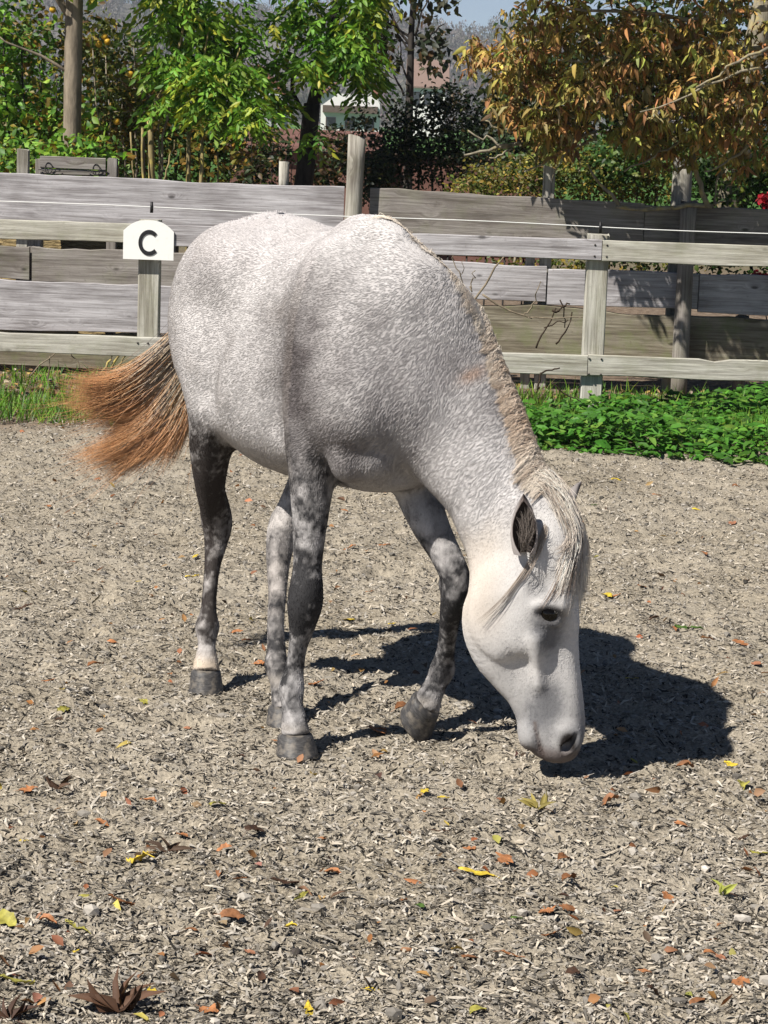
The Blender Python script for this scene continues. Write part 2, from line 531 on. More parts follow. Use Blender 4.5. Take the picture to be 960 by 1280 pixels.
for k in range(41):
    an = R(44) + (R(360 - 88)) * k / 40
    for rr in (1.0, .68):
        for y in (-.010, -.0055):
            V.append((.004 + .062 * rr * math.cos(an), y, -.012 + .074 * rr * math.sin(an)))
for k in range(40):
    b = k * 4
    F += [(b, b + 4, b + 6, b + 2), (b, b + 1, b + 5, b + 4), (b + 2, b + 6, b + 7, b + 3), (b + 1, b + 3, b + 7, b + 5)]
F += [(0, 2, 3, 1), (160, 161, 163, 162)]
obj('letter', mesh_np('letter', V, F, NT('sign_black').bsdf((.02, .02, .022), rough=.4)), sign)

# ---- plank fence behind
BY = 15.2
pf = empty('plank_fence', (0, BY, 0))
tag(pf, 'old fence of broad weathered planks behind the rail fence', 'fence')
def plank(x0, x1, z0, z1, seed, mat, dy=0.0, slope=0.0, T=.045, wob=.012, **kw):
    return obj('plank', plank_mesh(x1 - x0, z1 - z0, T, seed, mat, wob, **kw), pf, ((x0 + x1) / 2, dy, (z0 + z1) / 2), (0, -slope, 0))
plank(-4.6, -.33, .960, 1.290, 51, W_GREY, slope=-.002)
plank(-4.6, -2.372, .610, .822, 52, W_BROWN, .01)
plank(-2.352, -.30, .600, .828, 53, W_BROWN)
plank(-4.6, -.20, .285, .598, 54, W_GREY, -.012, slope=-.004, wob=.016)
plank(-.165, 1.62, .915, 1.262, 55, W_BROWN, .0, slope=-.014)
plank(1.625, 4.4, .885, 1.235, 56, W_BROWN, .005)
plank(-.19, 1.005, .585, .820, 57, W_GREY, .0)
plank(1.015, 2.0, .560, .805, 58, W_GREY, .01)
plank(2.005, 4.4, .545, .800, 59, W_GREY, .006)
plank(-.22, 1.30, .145, .545, 60, W_SLEEP, .03, T=.09, wob=.02)
plank(1.31, 4.4, .130, .530, 61, W_SLEEP, .03, T=.09, wob=.02)
plank(-4.6, -.22, .04, .27, 62, W_SLEEP, .05, T=.09, wob=.02)
def bpost(x, dy, H, a, b, seed, mat, rnd=0., lean=0., topcut=0., tilt=0.):
    o = obj('post', post_mesh(H, a, b, seed, mat, rnd, lean, topcut, .008), pf, (x, dy, -.03), (0, R(-90) + tilt, 0))
    return o
bpost(-.285, -.085, 1.64, .11, .105, 71, W_POST, 1, .0, .02, R(1))
bpost(1.90, -.09, 1.30, .105, .10, 72, W_BROWN, 1)  # darker wood stands in for the shade on this post
bpost(1.00, .085, 1.48, .075, .08, 73, W_POST, 0, 0, .02)
bpost(-.73, .085, 1.455, .065, .07, 74, W_POST, 1, 0, .01)
bpost(-2.43, .085, 1.475, .075, .07, 75, W_POST, 0, 0, .01)
bpost(1.88, .20, 1.56, .13, .12, 76, W_POST, 1, .03, .06)
bpost(.90, .085, 1.2, .06, .06, 77, W_POST)
bpost(-2.35, .085, 1.0, .09, .06, 78, W_BROWN)
bpost(-1.46, .085, 1.0, .06, .06, 79, W_BROWN)
bpost(2.32, .12, .56, .09, .08, 80, W_BROWN, 1)
bpost(3.6, .085, 1.3, .10, .09, 81, W_POST)
bpost(-3.9, .085, 1.3, .10, .09, 82, W_POST)

# ---- wooden hurdle with wire loops
hd = empty('wooden_hurdle', (-2.14, 15.75, 0))
tag(hd, 'small weathered wooden hurdle with wire loops above the plank fence', 'hurdle')
obj('board', plank_mesh(.44, .078, .03, 91, W_BROWN, .003), hd, (-.03, 0, 1.362))
obj('board', plank_mesh(.44, .036, .03, 92, W_BROWN, .003), hd, (-.03, .004, 1.300))
obj('board', plank_mesh(.44, .16, .03, 93, W_BROWN, .003), hd, (-.03, 0, 1.196))
obj('post', post_mesh(1.42, .065, .07, 94, W_BROWN), hd, (.235, .02, -.02), UP)
obj('post', post_mesh(1.40, .05, .07, 95, W_BROWN), hd, (-.26, .045, -.02), UP)
M_RUST = NT('dark_wire').bsdf((.03, .026, .024), rough=.6)
for sx in (-.19, .13):
    loop = [(sx + .024 * math.cos(a_), -.022 - .006 * math.sin(a_ * 2), 1.325 + .036 * math.sin(a_)) for a_ in np.linspace(0, 2 * math.pi, 18)]
    obj('wire_loop', tube_mesh('wire_loop', [(loop, .003, .003), ([(sx - .06, -.02, 1.315), (sx, -.03, 1.288), (sx + .08, -.02, 1.31)], .003, .003)], M_RUST, 5), hd)
obj('wire', tube_mesh('wire', [([(-.26, -.02, 1.31), (-.1, -.024, 1.302), (.05, -.022, 1.306), (.2, -.02, 1.312)], .0025, .0025)], M_RUST, 5), hd)

# ---- rusty rack seen through the gap of the plank fence
rk = empty('feed_rack', (.55, 16.6, 0))
tag(rk, 'rust red metal rack with thin bars glimpsed between the fence planks', 'rack')
M_REDM = NT('rusty_red_metal').bsdf((.28, .075, .045), rough=.6)
obj('rail', tube_mesh('rail', [([(-.75, 0, .815), (.42, 0, .80)], .025, .025)], M_REDM, 8), rk)
for x in np.linspace(-.7, .38, 9):
    obj('bar', tube_mesh('bar', [([(x, 0, -.02), (x, 0, .80)], .007, .007)], M_RUST, 6), rk)
# ---- hay bale
t = NT('hay'); M_HAY = t.bsdf(t.ramp(t.noise(t.coords('Object', (12, 60, 90)), 1, 5, .7), [(.3, (.16, .11, .05)), (.55, (.45, .34, .17)), (.8, (.62, .50, .29))]), rough=.95, bump=t.noise(t.coords('Object', (12, 60, 90)), 1, 4), bump_s=1, bump_d=.03)
bm = bmesh.new(); bmesh.ops.create_cube(bm, size=1); bmesh.ops.subdivide_edges(bm, edges=bm.edges[:], cuts=7, use_grid_fill=True)
for v_ in bm.verts:
    v_.co = Vector((v_.co.x * 1.0, v_.co.y * .5, v_.co.z * .92)) + Vector((RS.normal(), RS.normal(), RS.normal())) * .012
me = bpy.data.meshes.new('hay_bale'); bm.to_mesh(me); bm.free(); me.materials.append(M_HAY)
tag(obj('hay_bale', me, None, (-2.30, 16.2, .45)), 'straw coloured hay bale behind the plank fence', 'hay bale')

# ================================================================== greenery
def leaf_mat(name, trans=.35, rough=.5):
    t = NT(name)
    c0 = t.attr('coat')
    oi = t.noise(t.coords('Object'), 25, 2)
    c1 = t.mix(t.ramp(oi, [(.3, (.0, .0, .0)), (.75, (.6, .6, .6))]), c0, t.mix(1.0, c0, (.62, .66, .5), 'MULTIPLY'))
    p = t.n('ShaderNodeBsdfPrincipled'); p.inputs['Roughness'].default_value = rough; p.inputs['Specular IOR Level'].default_value = .35
    t.l(c1, p.inputs['Base Color'])
    tr = t.n('ShaderNodeBsdfTranslucent')
    t.l(t.mix(1.0, c1, (1.1, 1.15, .7), 'MULTIPLY'), tr.inputs['Color'])
    mx = t.n('ShaderNodeMixShader'); mx.inputs[0].default_value = trans
    t.l(p.outputs[0], mx.inputs[1]); t.l(tr.outputs[0], mx.inputs[2]); t.l(mx.outputs[0], t.out.inputs['Surface'])
    return t.m
M_LEAF = leaf_mat('leaf_surface')
M_DRY = leaf_mat('dry_leaf_surface', .18, .7)

def leaves(name, pos, dirs, nrm, L, W, curl, cols, mat, fold=.25):
    """leaf blades: pointed ovals of two folded halves, three sections long; one mesh"""
    n = len(pos)
    d = dirs / (np.linalg.norm(dirs, axis=1)[:, None] + 1e-9)
    nn_ = nrm - (nrm * d).sum(1)[:, None] * d
    nn_ /= np.linalg.norm(nn_, axis=1)[:, None] + 1e-9
    sd = np.cross(d, nn_)
    ts = np.array([0, .35, .72, 1.0]); wd = np.array([.06, 1.0, .72, .0])
    V = np.zeros((n, 10, 3))
    idx = 0
    for k in range(4):
        c_ = pos + d * (L * ts[k])[:, None] - nn_ * (curl * L * ts[k] ** 2)[:, None]
        if k == 3:
            V[:, 9] = c_
        else:
            V[:, 3 * k] = c_
            e = sd * (W * .5 * wd[k])[:, None]; up_ = nn_ * (W * .5 * wd[k] * fold)[:, None]
            V[:, 3 * k + 1] = c_ + e + up_
            V[:, 3 * k + 2] = c_ - e + up_
    b = np.arange(n)[:, None] * 10
    q = np.concatenate([b + np.array(f) for f in ([0, 1, 4, 3], [0, 3, 5, 2], [3, 4, 7, 6], [3, 6, 8, 5])])
    t3 = np.concatenate([b + np.array(f) for f in ([6, 7, 9, 9], [6, 9, 8, 8])])
    F = [list(f) for f in q.tolist()] + [f[:3] for f in t3[:n].tolist()] + [f[:3] for f in t3[n:].tolist()]
    return mesh_np(name, V.reshape(-1, 3), F, mat, True, {'coat': ('POINT', np.repeat(cols, 10, 0))})

def palette(n, pal, wts, var=.18):
    pal = np.array(pal); w = np.array(wts, float); w /= w.sum()
    c = pal[RS.choice(len(pal), n, p=w)]
    return np.clip(c * np.exp(RS.normal(0, var, (n, 1))) * np.exp(RS.normal(0, var * .35, (n, 3))), .004, .8)

def crown_points(n, blobs):
    """points in a union of ragged ellipsoids; blobs: (x, y, z, rx, ry, rz, weight)"""
    b = np.array(blobs)
    w = b[:, 6] / b[:, 6].sum()
    k = RS.choice(len(b), n, p=w)
    u_ = RS.normal(0, 1, (n, 3)); u_ /= np.linalg.norm(u_, axis=1)[:, None]
    r = RS.random(n) ** .45
    r = r * (.75 + .5 * fbm(u_ * 2.2 + k[:, None] * 3.1, 1.3, 2, 7))
    return b[k, :3] + u_ * r[:, None] * b[k, 3:6], k

BARK = {}
def bark(name, base, lichen=None):
    t = NT(name)
    cc_ = t.coords('Object', (22, 22, 5))
    n1 = t.noise(cc_, 1, 5, .65)
    col = t.ramp(n1, [(.3, tuple(x * .45 for x in base)), (.55, base), (.8, tuple(min(1, x * 1.5) for x in base))])
    if lichen:
        col = t.mix(t.ramp(t.noise(t.coords('Object'), 14, 4), [(.52, (0, 0, 0)), (.66, (.8, .8, .8))]), col, lichen)
    return t.bsdf(col, rough=.9, spec=.12, bump=n1, bump_s=.7, bump_d=.01)
B_PALE = bark('pale_bark', (.30, .255, .19)); B_DARK = bark('dark_bark', (.055, .048, .042)); B_TRUNK = bark('grey_bark', (.24, .20, .15))
B_LICHEN = bark('lichen_bark', (.26, .23, .17), (.40, .32, .13))
B_YELLOW = bark('yellow_bark', (.30, .24, .12), (.52, .42, .12))

def branchy(p0, p1, r0, r1, n=7, wig=.05, seed=0):
    p0 = np.array(p0, float); p1 = np.array(p1, float)
    t = np.linspace(0, 1, n)[:, None]
    r = np.random.default_rng(seed)
    w = r.normal(0, wig, (n, 3)); w[0] = 0
    w = np.cumsum(w, 0) * .5
    w = w - t * w[-1]
    return (p0 + (p1 - p0) * t + w, r0, r1)

def tree(name, label, cat, base, stems, bark_m, crown_me, group=None, stem_name='trunk'):
    o = empty(name, base)
    tag(o, label, cat, group)
    b = np.array(base)
    for paths in stems:
        obj(stem_name, tube_mesh(stem_name, [(p - b, r0, r1) for p, r0, r1 in paths], bark_m, 8), o)
    if crown_me is not None:
        for nm, me in crown_me:
            me.transform(Matrix.Translation(-Vector(base)))
            obj(nm, me, o)['kind'] = 'stuff'
    return o

def at(px, py, Y):
    """a point Y metres ahead that stands where the photo shows it"""
    d = camera.matrix_world.to_3x3() @ Vector(((px - 480) / 2900, -(py - 640) / 2900, -1))
    return np.array(Vector((0, 0, 1.72)) + d * (Y / d.y))

GREEN = [(.125, .27, .03), (.17, .335, .04), (.25, .38, .05), (.065, .155, .024), (.40, .43, .055)]
DGREEN = [(.035, .085, .018), (.055, .12, .022), (.09, .15, .025), (.20, .18, .03), (.25, .15, .03)]

def spray_crown(n, blobs, leafL, leafW, pal, wts, per=9, droop=.6, mat=None, stalk=.2):
    """compound leaves: leaflets in pairs along a drooping stalk"""
    c_, _ = crown_points(n, blobs)
    yaw = RS.random(n) * 6.283
    ax = np.c_[np.cos(yaw), np.sin(yaw), -droop * RS.random(n) - .1]
    ax /= np.linalg.norm(ax, axis=1)[:, None]
    sd = np.c_[-np.sin(yaw), np.cos(yaw), np.zeros(n)]
    base_c = palette(n, pal, wts, .15)
    P_, D_, Nn, LL, WW, CC = [], [], [], [], [], []
    for j in range(per):
        u_ = (j // 2 + 1) / (per / 2 + .5)
        sg = 1 if j % 2 else -1
        last = j == per - 1
        p = c_ + ax * (stalk * u_) + np.array([0, 0, -1]) * (.35 * stalk * u_ * u_)
        d = ax * .7 + sd * (0 if last else sg) * .8 + np.array([0, 0, -1]) * (.3 + .4 * RS.random((n, 1)))
        P_.append(p); D_.append(d + RS.normal(0, .15, (n, 3)))
        Nn.append(np.cross(ax, sd) * -1 + RS.normal(0, .45, (n, 3)) + np.array([-.3, -.45, .6]))
        s_ = RS.uniform(.75, 1.2, n)
        LL.append(leafL * s_); WW.append(leafW * s_)
        CC.append(np.clip(base_c * np.exp(RS.normal(0, .12, (n, 1))), .004, .8))
    cat_ = np.concatenate
    P_, D_, Nn, LL, WW, CC = cat_(P_), cat_(D_), cat_(Nn), cat_(LL), cat_(WW), cat_(CC)
    return leaves('crown', P_, D_, Nn, LL, WW, RS.uniform(.05, .35, len(P_)), CC, mat or M_LEAF)

def simple_crown(n, blobs, leafL, leafW, pal, wts, mat=None, curl=(.0, .4), down=.3, name='crown', clump=0):
    if clump:
        m_ = max(1, n // clump)
        c_, _ = crown_points(m_, blobs)
        p = np.repeat(c_, clump, 0)[:n] if m_ * clump >= n else np.repeat(c_, clump, 0)
        p = p + RS.normal(0, leafL * 1.1, p.shape)
        n = len(p)
        col = np.repeat(palette(m_, pal, wts, .12), clump, 0)[:n] * np.exp(RS.normal(0, .22, (n, 1)))
    else:
        p, _ = crown_points(n, blobs)
        col = palette(n, pal, wts)
    d = RS.normal(0, 1, (n, 3)); d[:, 2] = d[:, 2] * .6 - down
    nn_ = RS.normal(0, .7, (n, 3)) + np.array([-.3, -.45, .65])
    s_ = RS.uniform(.65, 1.3, n)
    return leaves(name, p, d, nn_, leafL * s_, leafW * s_, RS.uniform(*curl, n), np.clip(col, .004, .8), mat or M_LEAF)

# ---- tall grey trunk, left
b = at(87, 200, 16.7); b[2] = 0
bx, by = b[0], b[1]
tree('tall_tree', 'tall tree with straight pale grey trunk behind the wooden hurdle', 'tree', (bx, by, 0),
     [[branchy((bx, by, -.1), (bx + .05, by, 5.2), .068, .055, 12, .012, 3), branchy((bx + .03, by, 2.3), (bx - .9, by + .3, 3.6), .03, .008, 7, .04, 4), branchy((bx + .03, by, 2.5), (bx + .8, by - .2, 3.9), .03, .008, 7, .04, 5),
       branchy((bx + .02, by, 1.95), (bx - .55, by - .1, 2.25), .014, .004, 6, .03, 6)]], B_TRUNK,
     [('crown', simple_crown(1700, [(bx, by, 4.2, 1.3, 1.0, 1.2, 1), (bx - .7, by, 3.3, .6, .5, .5, .4), (bx + .1, by - .1, 2.62, .45, .3, .16, .12)], .085, .05, GREEN[:3] + [(.30, .24, .03), (.38, .20, .03)], [2, 2, 2, 2, 1]))])
# ---- dark leafy shrub, far left
def blob(px, py, Y, rx, ry, rz, w=1.):
    p = at(px, py, Y)
    return (p[0], p[1], p[2], rx, ry, rz, w)
def shrub(name, label, cat, px, Y, blobs, n, lL, lW, pal, wts, stems, bark_m, group=None, mat=None, clump=0, extra=None, stem_name='stem', down=.3, curl=(0, .4)):
    b = at(px, 300, Y)
    base = (b[0], b[1], 0)
    cm = [('crown', simple_crown(n, blobs, lL, lW, pal, wts, mat, clump=clump, down=down, curl=curl))]
    if extra: cm += extra
    return tree(name, label, cat, base, stems, bark_m, cm, group, stem_name)
def stem_to(px0, py0, px1, py1, Y, r0, r1, seed, dz=0, wig=.03, Y1=None):
    return branchy(at(px0, py0, Y), at(px1, py1, Y1 or Y), r0, r1, 8, wig, seed)
shrub('hazel_shrub', 'dark leafy shrub with yellowing leaves left of the grey trunk', 'shrub', 30, 17.6,
      [blob(10, 60, 17.9, .42, .5, .5, 1.3), blob(40, 150, 17.7, .55, .4, .28, 1.5), blob(100, 195, 16.5, .30, .2, .10, .6), blob(-60, 60, 17.8, .6, .5, .7, 1), blob(0, -60, 18, .5, .5, .4, .6), blob(20, 200, 17.0, .36, .3, .14, .7)],
      5000, .062, .036, GREEN[:4] + DGREEN[3:] + [(.28, .22, .03)], [2.5, 2.5, 2, 3, 1.2, .5, 1.0],
      [[stem_to(20 + 14 * k, 330, 5 + 22 * k, 40 + 20 * k, 17.7, .014, .005, 20 + k) for k in range(5)]], B_DARK, clump=6)
shrub('quince_bush', 'thin branched bush with olive leaves and yellow fruit behind the hurdle', 'bush', 150, 18.0,
      [blob(140, 75, 18.2, .36, .4, .28, 1), blob(165, 120, 18.0, .32, .35, .26, 1), blob(110, 50, 18.3, .3, .3, .2, .5), blob(150, 170, 18.2, .3, .3, .25, .8)],
      2600, .055, .03, [(.12, .14, .03), (.20, .19, .035), (.07, .10, .02), (.30, .20, .04), (.17, .10, .04)], [3, 2, 3, 1, 1],
      [[stem_to(150 + 6 * k, 330, 115 + 17 * k, 45 + (k % 3) * 25, 18.0, .013, .004, 40 + k, wig=.05) for k in range(7)] + [stem_to(195, 125, 135, 95, 17.9, .008, .003, 48), stem_to(200, 130, 140, 140, 17.9, .007, .003, 49)]], B_PALE, clump=4,
      extra=None)
M_FRUIT = NT('yellow_fruit').bsdf((.62, .36, .03), rough=.5)
qb = bpy.data.objects['quince_bush']
bm = bmesh.new(); bmesh.ops.create_uvsphere(bm, u_segments=12, v_segments=8, radius=.026)
frm = bpy.data.meshes.new('fruit'); bm.to_mesh(frm); bm.free(); frm.materials.append(M_FRUIT)
frm.polygons.foreach_set('use_smooth', [True] * len(frm.polygons))
for fx, fy_ in ((131, 46), (134, 52), (124, 55), (163, 93), (146, 152), (66, 12), (104, 124)):
    obj('fruit', frm, qb, tuple(at(fx, fy_, 17.6) - np.array(qb.location)))
# ---- bright green ash thicket
shrub('ash_thicket', 'bright green ash thicket with several pale stems above the plank fence', 'tree', 235, 17.0,
      [(*at(235, 60, 17.0), .01, .01, .01, .001)], 4, .02, .01, GREEN, [1, 1, 1, 1, 1],
      [[stem_to(193, 330, 187, 150, 16.9, .030, .020, 60, wig=.02), stem_to(188, 170, 233, 5, 16.9, .016, .008, 61, wig=.03)], [stem_to(236, 330, 236, 165, 16.8, .022, .015, 62, wig=.02), stem_to(236, 180, 260, 40, 16.8, .012, .006, 63)],
       [stem_to(253, 330, 252, 175, 16.7, .020, .012, 64, wig=.02), stem_to(252, 180, 300, 60, 16.7, .010, .005, 65)], [stem_to(270, 330, 272, 190, 16.9, .010, .006, 66)],
       [stem_to(176, 330, 163, 165, 16.8, .010, .006, 67)], [stem_to(183, 330, 178, 160, 17.0, .014, .009, 68)], [stem_to(205, 240, 218, 175, 16.7, .007, .005, 69)], [stem_to(148, 300, 152, 175, 16.9, .011, .008, 70)]], B_YELLOW, stem_name='trunk',
      extra=[('crown', spray_crown(700, [blob(235, 10, 17.0, .34, .35, .30, 1.2), blob(290, 40, 17.0, .30, .3, .26, 1.1), blob(215, 75, 16.8, .17, .25, .16, .8), blob(255, 85, 16.7, .26, .25, .15, 1.1), blob(305, 105, 16.7, .17, .22, .20, 1.0),
                                         blob(318, 140, 16.5, .12, .2, .12, .45), blob(208, 122, 16.8, .09, .2, .07, .3), blob(262, 128, 16.6, .15, .2, .08, .4), blob(260, -50, 17.0, .6, .4, .35, .9), blob(215, 15, 17.0, .2, .3, .25, .5)], .072, .026, GREEN, [3, 4, 2.5, 1.5, 1.6], 9, .7))])
# ---- leaning dark trunk with green sprays
shrub('ash_tree', 'green ash tree with dark leaning trunk in front of the red shed', 'tree', 372, 17.4,
      [(*at(400, 60, 17.4), .01, .01, .01, .001)], 4, .02, .01, GREEN, [1, 1, 1, 1, 1],
      [[stem_to(368, 330, 390, 130, 17.5, .078, .062, 80, wig=.015), stem_to(389, 140, 425, -40, 17.5, .050, .035, 81, wig=.03), stem_to(385, 150, 345, 60, 17.5, .020, .008, 82), stem_to(395, 120, 450, 60, 17.4, .016, .007, 83)]], B_DARK, stem_name='trunk',
      extra=[('crown', spray_crown(520, [blob(350, 70, 17.3, .10, .2, .12, .35), blob(462, 90, 17.3, .07, .2, .14, .25), blob(345, 120, 17.2, .07, .15, .10, .2), blob(372, 15, 17.3, .15, .25, .14, .6), blob(425, 45, 17.2, .20, .25, .16, 1), blob(440, 62, 17.1, .16, .2, .12, .8), blob(390, 75, 17.0, .10, .2, .10, .5), blob(455, 10, 17.3, .18, .25, .18, .7), blob(430, -40, 17.3, .4, .3, .25, .8),
                                         blob(392, 165, 17.2, .08, .15, .08, .12)], .072, .026, GREEN, [3, 4, 2.5, 1.5, 1.2], 9, .8))])
# ---- bare small tree
b = at(505, 250, 24)
tree('bare_tree', 'small nearly bare dark tree standing before the hills', 'tree', (b[0], b[1], 0),
     [[stem_to(506, 330, 512, 120, 24, .055, .040, 90, wig=.01), stem_to(512, 130, 520, -60, 24, .040, .022, 91, wig=.02), stem_to(517, 50, 475, 20, 24, .016, .006, 92), stem_to(515, 60, 466, -10, 24, .016, .006, 93), stem_to(518, 55, 555, 30, 24, .016, .006, 94),
       stem_to(516, 90, 488, 10, 24, .014, .005, 95), stem_to(514, 110, 500, 50, 24, .012, .005, 96), stem_to(519, 45, 540, -10, 24, .014, .006, 97), stem_to(505, 120, 478, 60, 24, .012, .004, 98), stem_to(520, 20, 505, -30, 24, .012, .004, 99), stem_to(510, 55, 460, 50, 24, .008, .003, 100)]], B_DARK,
     [('crown', simple_crown(420, [blob(475, 60, 24, .25, .3, .35, 1), blob(540, 60, 24, .22, .3, .3, 1), blob(520, 0, 24, .5, .4, .2, 1), blob(465, 30, 24, .2, .2, .3, .6)], .10, .055, [(.02, .03, .012), (.05, .05, .02), (.12, .07, .03)], [3, 2, 1], down=.8))])
# ---- dark bush: shade and lit leaves are put into its leaf colours
shrub('shade_toned_bush', 'bush under the bare tree with shade put into its dark leaf colours', 'bush', 520, 17.8,
      [blob(490, 200, 17.8, .24, .4, .26, 1.3), blob(540, 185, 17.9, .30, .4, .30, 1.5), blob(465, 220, 17.6, .16, .3, .20, .8), blob(590, 195, 17.8, .28, .3, .28, 1.2), blob(505, 150, 18.0, .14, .3, .20, .5), blob(560, 130, 18.0, .22, .3, .16, .6), blob(600, 150, 18.0, .2, .3, .2, .5), blob(455, 150, 18.1, .08, .2, .16, .2)],
      7600, .036, .021, [(.012, .022, .010), (.018, .032, .013), (.030, .05, .016), (.09, .10, .03), (.13, .085, .04)], [3, 3, 1.6, .8, .5],
      [[stem_to(520 + 10 * k, 330, 500 + 18 * k, 170, 17.9, .014, .006, 110 + k) for k in range(4)]], B_DARK, clump=5)
# ---- chestnut with browning leaves
CHP = [(.42, .19, .07), (.30, .14, .06), (.50, .25, .08), (.26, .24, .055), (.36, .32, .07), (.20, .23, .045), (.12, .075, .04), (.58, .43, .10), (.50, .39, .21)]
CHW = [2.8, 2.3, 1.9, 2.9, 2.2, 3.2, 1.8, .9, 1.0]
chb = [blob(690, 30, 14.5, .30, .5, .22, 1.3), blob(790, 55, 14.4, .38, .5, .24, 1.6), blob(890, 60, 14.3, .38, .5, .26, 1.6), blob(735, 105, 14.5, .36, .5, .18, 1.5), blob(850, 125, 14.4, .40, .5, .20, 1.6), blob(645, 80, 14.9, .20, .4, .22, .9),
       blob(930, 140, 14.4, .24, .5, .20, .9), blob(690, 150, 14.8, .24, .4, .10, .5), blob(800, 165, 14.6, .22, .3, .08, .4), blob(630, 135, 15.1, .14, .25, .10, .35), blob(600, 70, 15.2, .14, .2, .13, .35), blob(880, 170, 14.6, .16, .3, .08, .3), blob(690, 165, 14.9, .22, .3, .16, .5), blob(830, 185, 14.9, .30, .3, .14, .5), blob(930, 195, 14.9, .22, .3, .14, .4), (.75, 14.0, 2.85, .75, .4, .26, 2.2), (1.6, 14.05, 2.9, .6, .4, .3, 1.3), blob(780, -60, 14.4, .95, .8, .3, 2.2), blob(950, -40, 14.3, .6, .7, .4, 1.2), blob(1020, 90, 14.3, .45, .6, .5, 1.3), blob(800, -190, 14.6, 1.2, .9, .45, 2)]  # two unseen crown blobs overhead are added to shade the rear boards
b = at(905, 300, 16.3)
chm, per_ = 3300, 6
c_, _ = crown_points(chm, chb)
bc_ = palette(chm, CHP, CHW, .2)
p_ = np.repeat(c_, per_, 0) + RS.normal(0, .014, (chm * per_, 3))
chn = len(p_)
yaw_ = (np.tile(np.arange(per_) / per_ * 6.283, chm) + np.repeat(RS.random(chm) * 6.283, per_) + RS.normal(0, .25, chn))
dr_ = np.repeat(RS.uniform(.1, 1.5, chm), per_)
d_ = np.c_[np.cos(yaw_), np.sin(yaw_), -dr_ + RS.normal(0, .25, chn)]
n_ = np.c_[np.cos(yaw_) * .5, np.sin(yaw_) * .5, np.ones(chn)] + RS.normal(0, .55, (chn, 3)) + np.array([-.2, -.3, 0])
sL = np.repeat(RS.uniform(.042, .092, chm), per_) * RS.uniform(.55, 1.15, chn)
mixc = np.repeat(bc_, per_, 0) * .65 + palette(chn, CHP, CHW, .25) * .35
cmesh = leaves('crown', p_, d_, n_, sL, sL * RS.uniform(.24, .42, chn), RS.uniform(-.3, .95, chn), np.clip(mixc * np.exp(RS.normal(0, .2, (chn, 1))), .004, .8), M_DRY, .6)
stems = [[stem_to(905, 330, 930, 120, 16.2, .13, .10, 120, wig=.02, Y1=16.0), stem_to(930, 130, 990, -160, 16.0, .10, .05, 121, wig=.04)],
         [stem_to(935, 195, 895, 150, 15.4, .028, .018, 122, wig=.02, Y1=15.0), stem_to(900, 155, 830, 100, 15.0, .018, .006, 123, Y1=14.7)],
         [stem_to(885, 258, 866, 190, 15.0, .018, .014, 124, wig=.015), stem_to(866, 195, 872, 130, 15.0, .014, .008, 125)],
         [stem_to(890, 258, 770, 258, 15.05, .016, .013, 126, wig=.02), stem_to(775, 258, 735, 205, 15.05, .013, .006, 127, wig=.02)],
         [stem_to(650, 178, 580, 194, 15.2, .016, .006, 128, wig=.02), stem_to(640, 182, 585, 163, 15.2, .010, .005, 129), stem_to(650, 175, 604, 150, 15.2, .009, .004, 130), stem_to(665, 160, 645, 180, 15.2, .012, .014, 131), stem_to(640, 186, 612, 197, 15.2, .008, .004, 145)],
         [stem_to(745, 150, 735, 180, 15.1, .010, .008, 132), stem_to(736, 178, 655, 215, 15.1, .011, .005, 133, wig=.02)],
         [stem_to(700, 180, 745, 165, 15.05, .007, .010, 134), stem_to(745, 165, 760, 120, 15.05, .010, .006, 135)],
         [stem_to(960, 60, 700, 75, 14.3, .018, .006, 136, wig=.05), stem_to(960, 10, 690, 5, 14.3, .022, .006, 137, wig=.05), stem_to(950, 85, 800, 140, 13.95, .009, .004, 138, wig=.03), stem_to(870, 110, 960, 60, 13.9, .006, .010, 147, wig=.02)],
         [stem_to(860, 165, 780, 215, 14.7, .009, .004, 148, wig=.03)], [stem_to(720, 165, 690, 225, 14.8, .007, .003, 149, wig=.02)], [stem_to(950, 170, 880, 215, 14.6, .012, .005, 150, wig=.03)],
         [stem_to(895, 258, 905, 205, 15.1, .007, .004, 139), stem_to(890, 256, 915, 232, 15.1, .006, .003, 140)]]
tree('chestnut_tree', 'chestnut tree with curled brown and olive leaves overhanging the fence', 'tree', (b[0], b[1], 0), stems, B_LICHEN, [('crown', cmesh)], stem_name='branch')
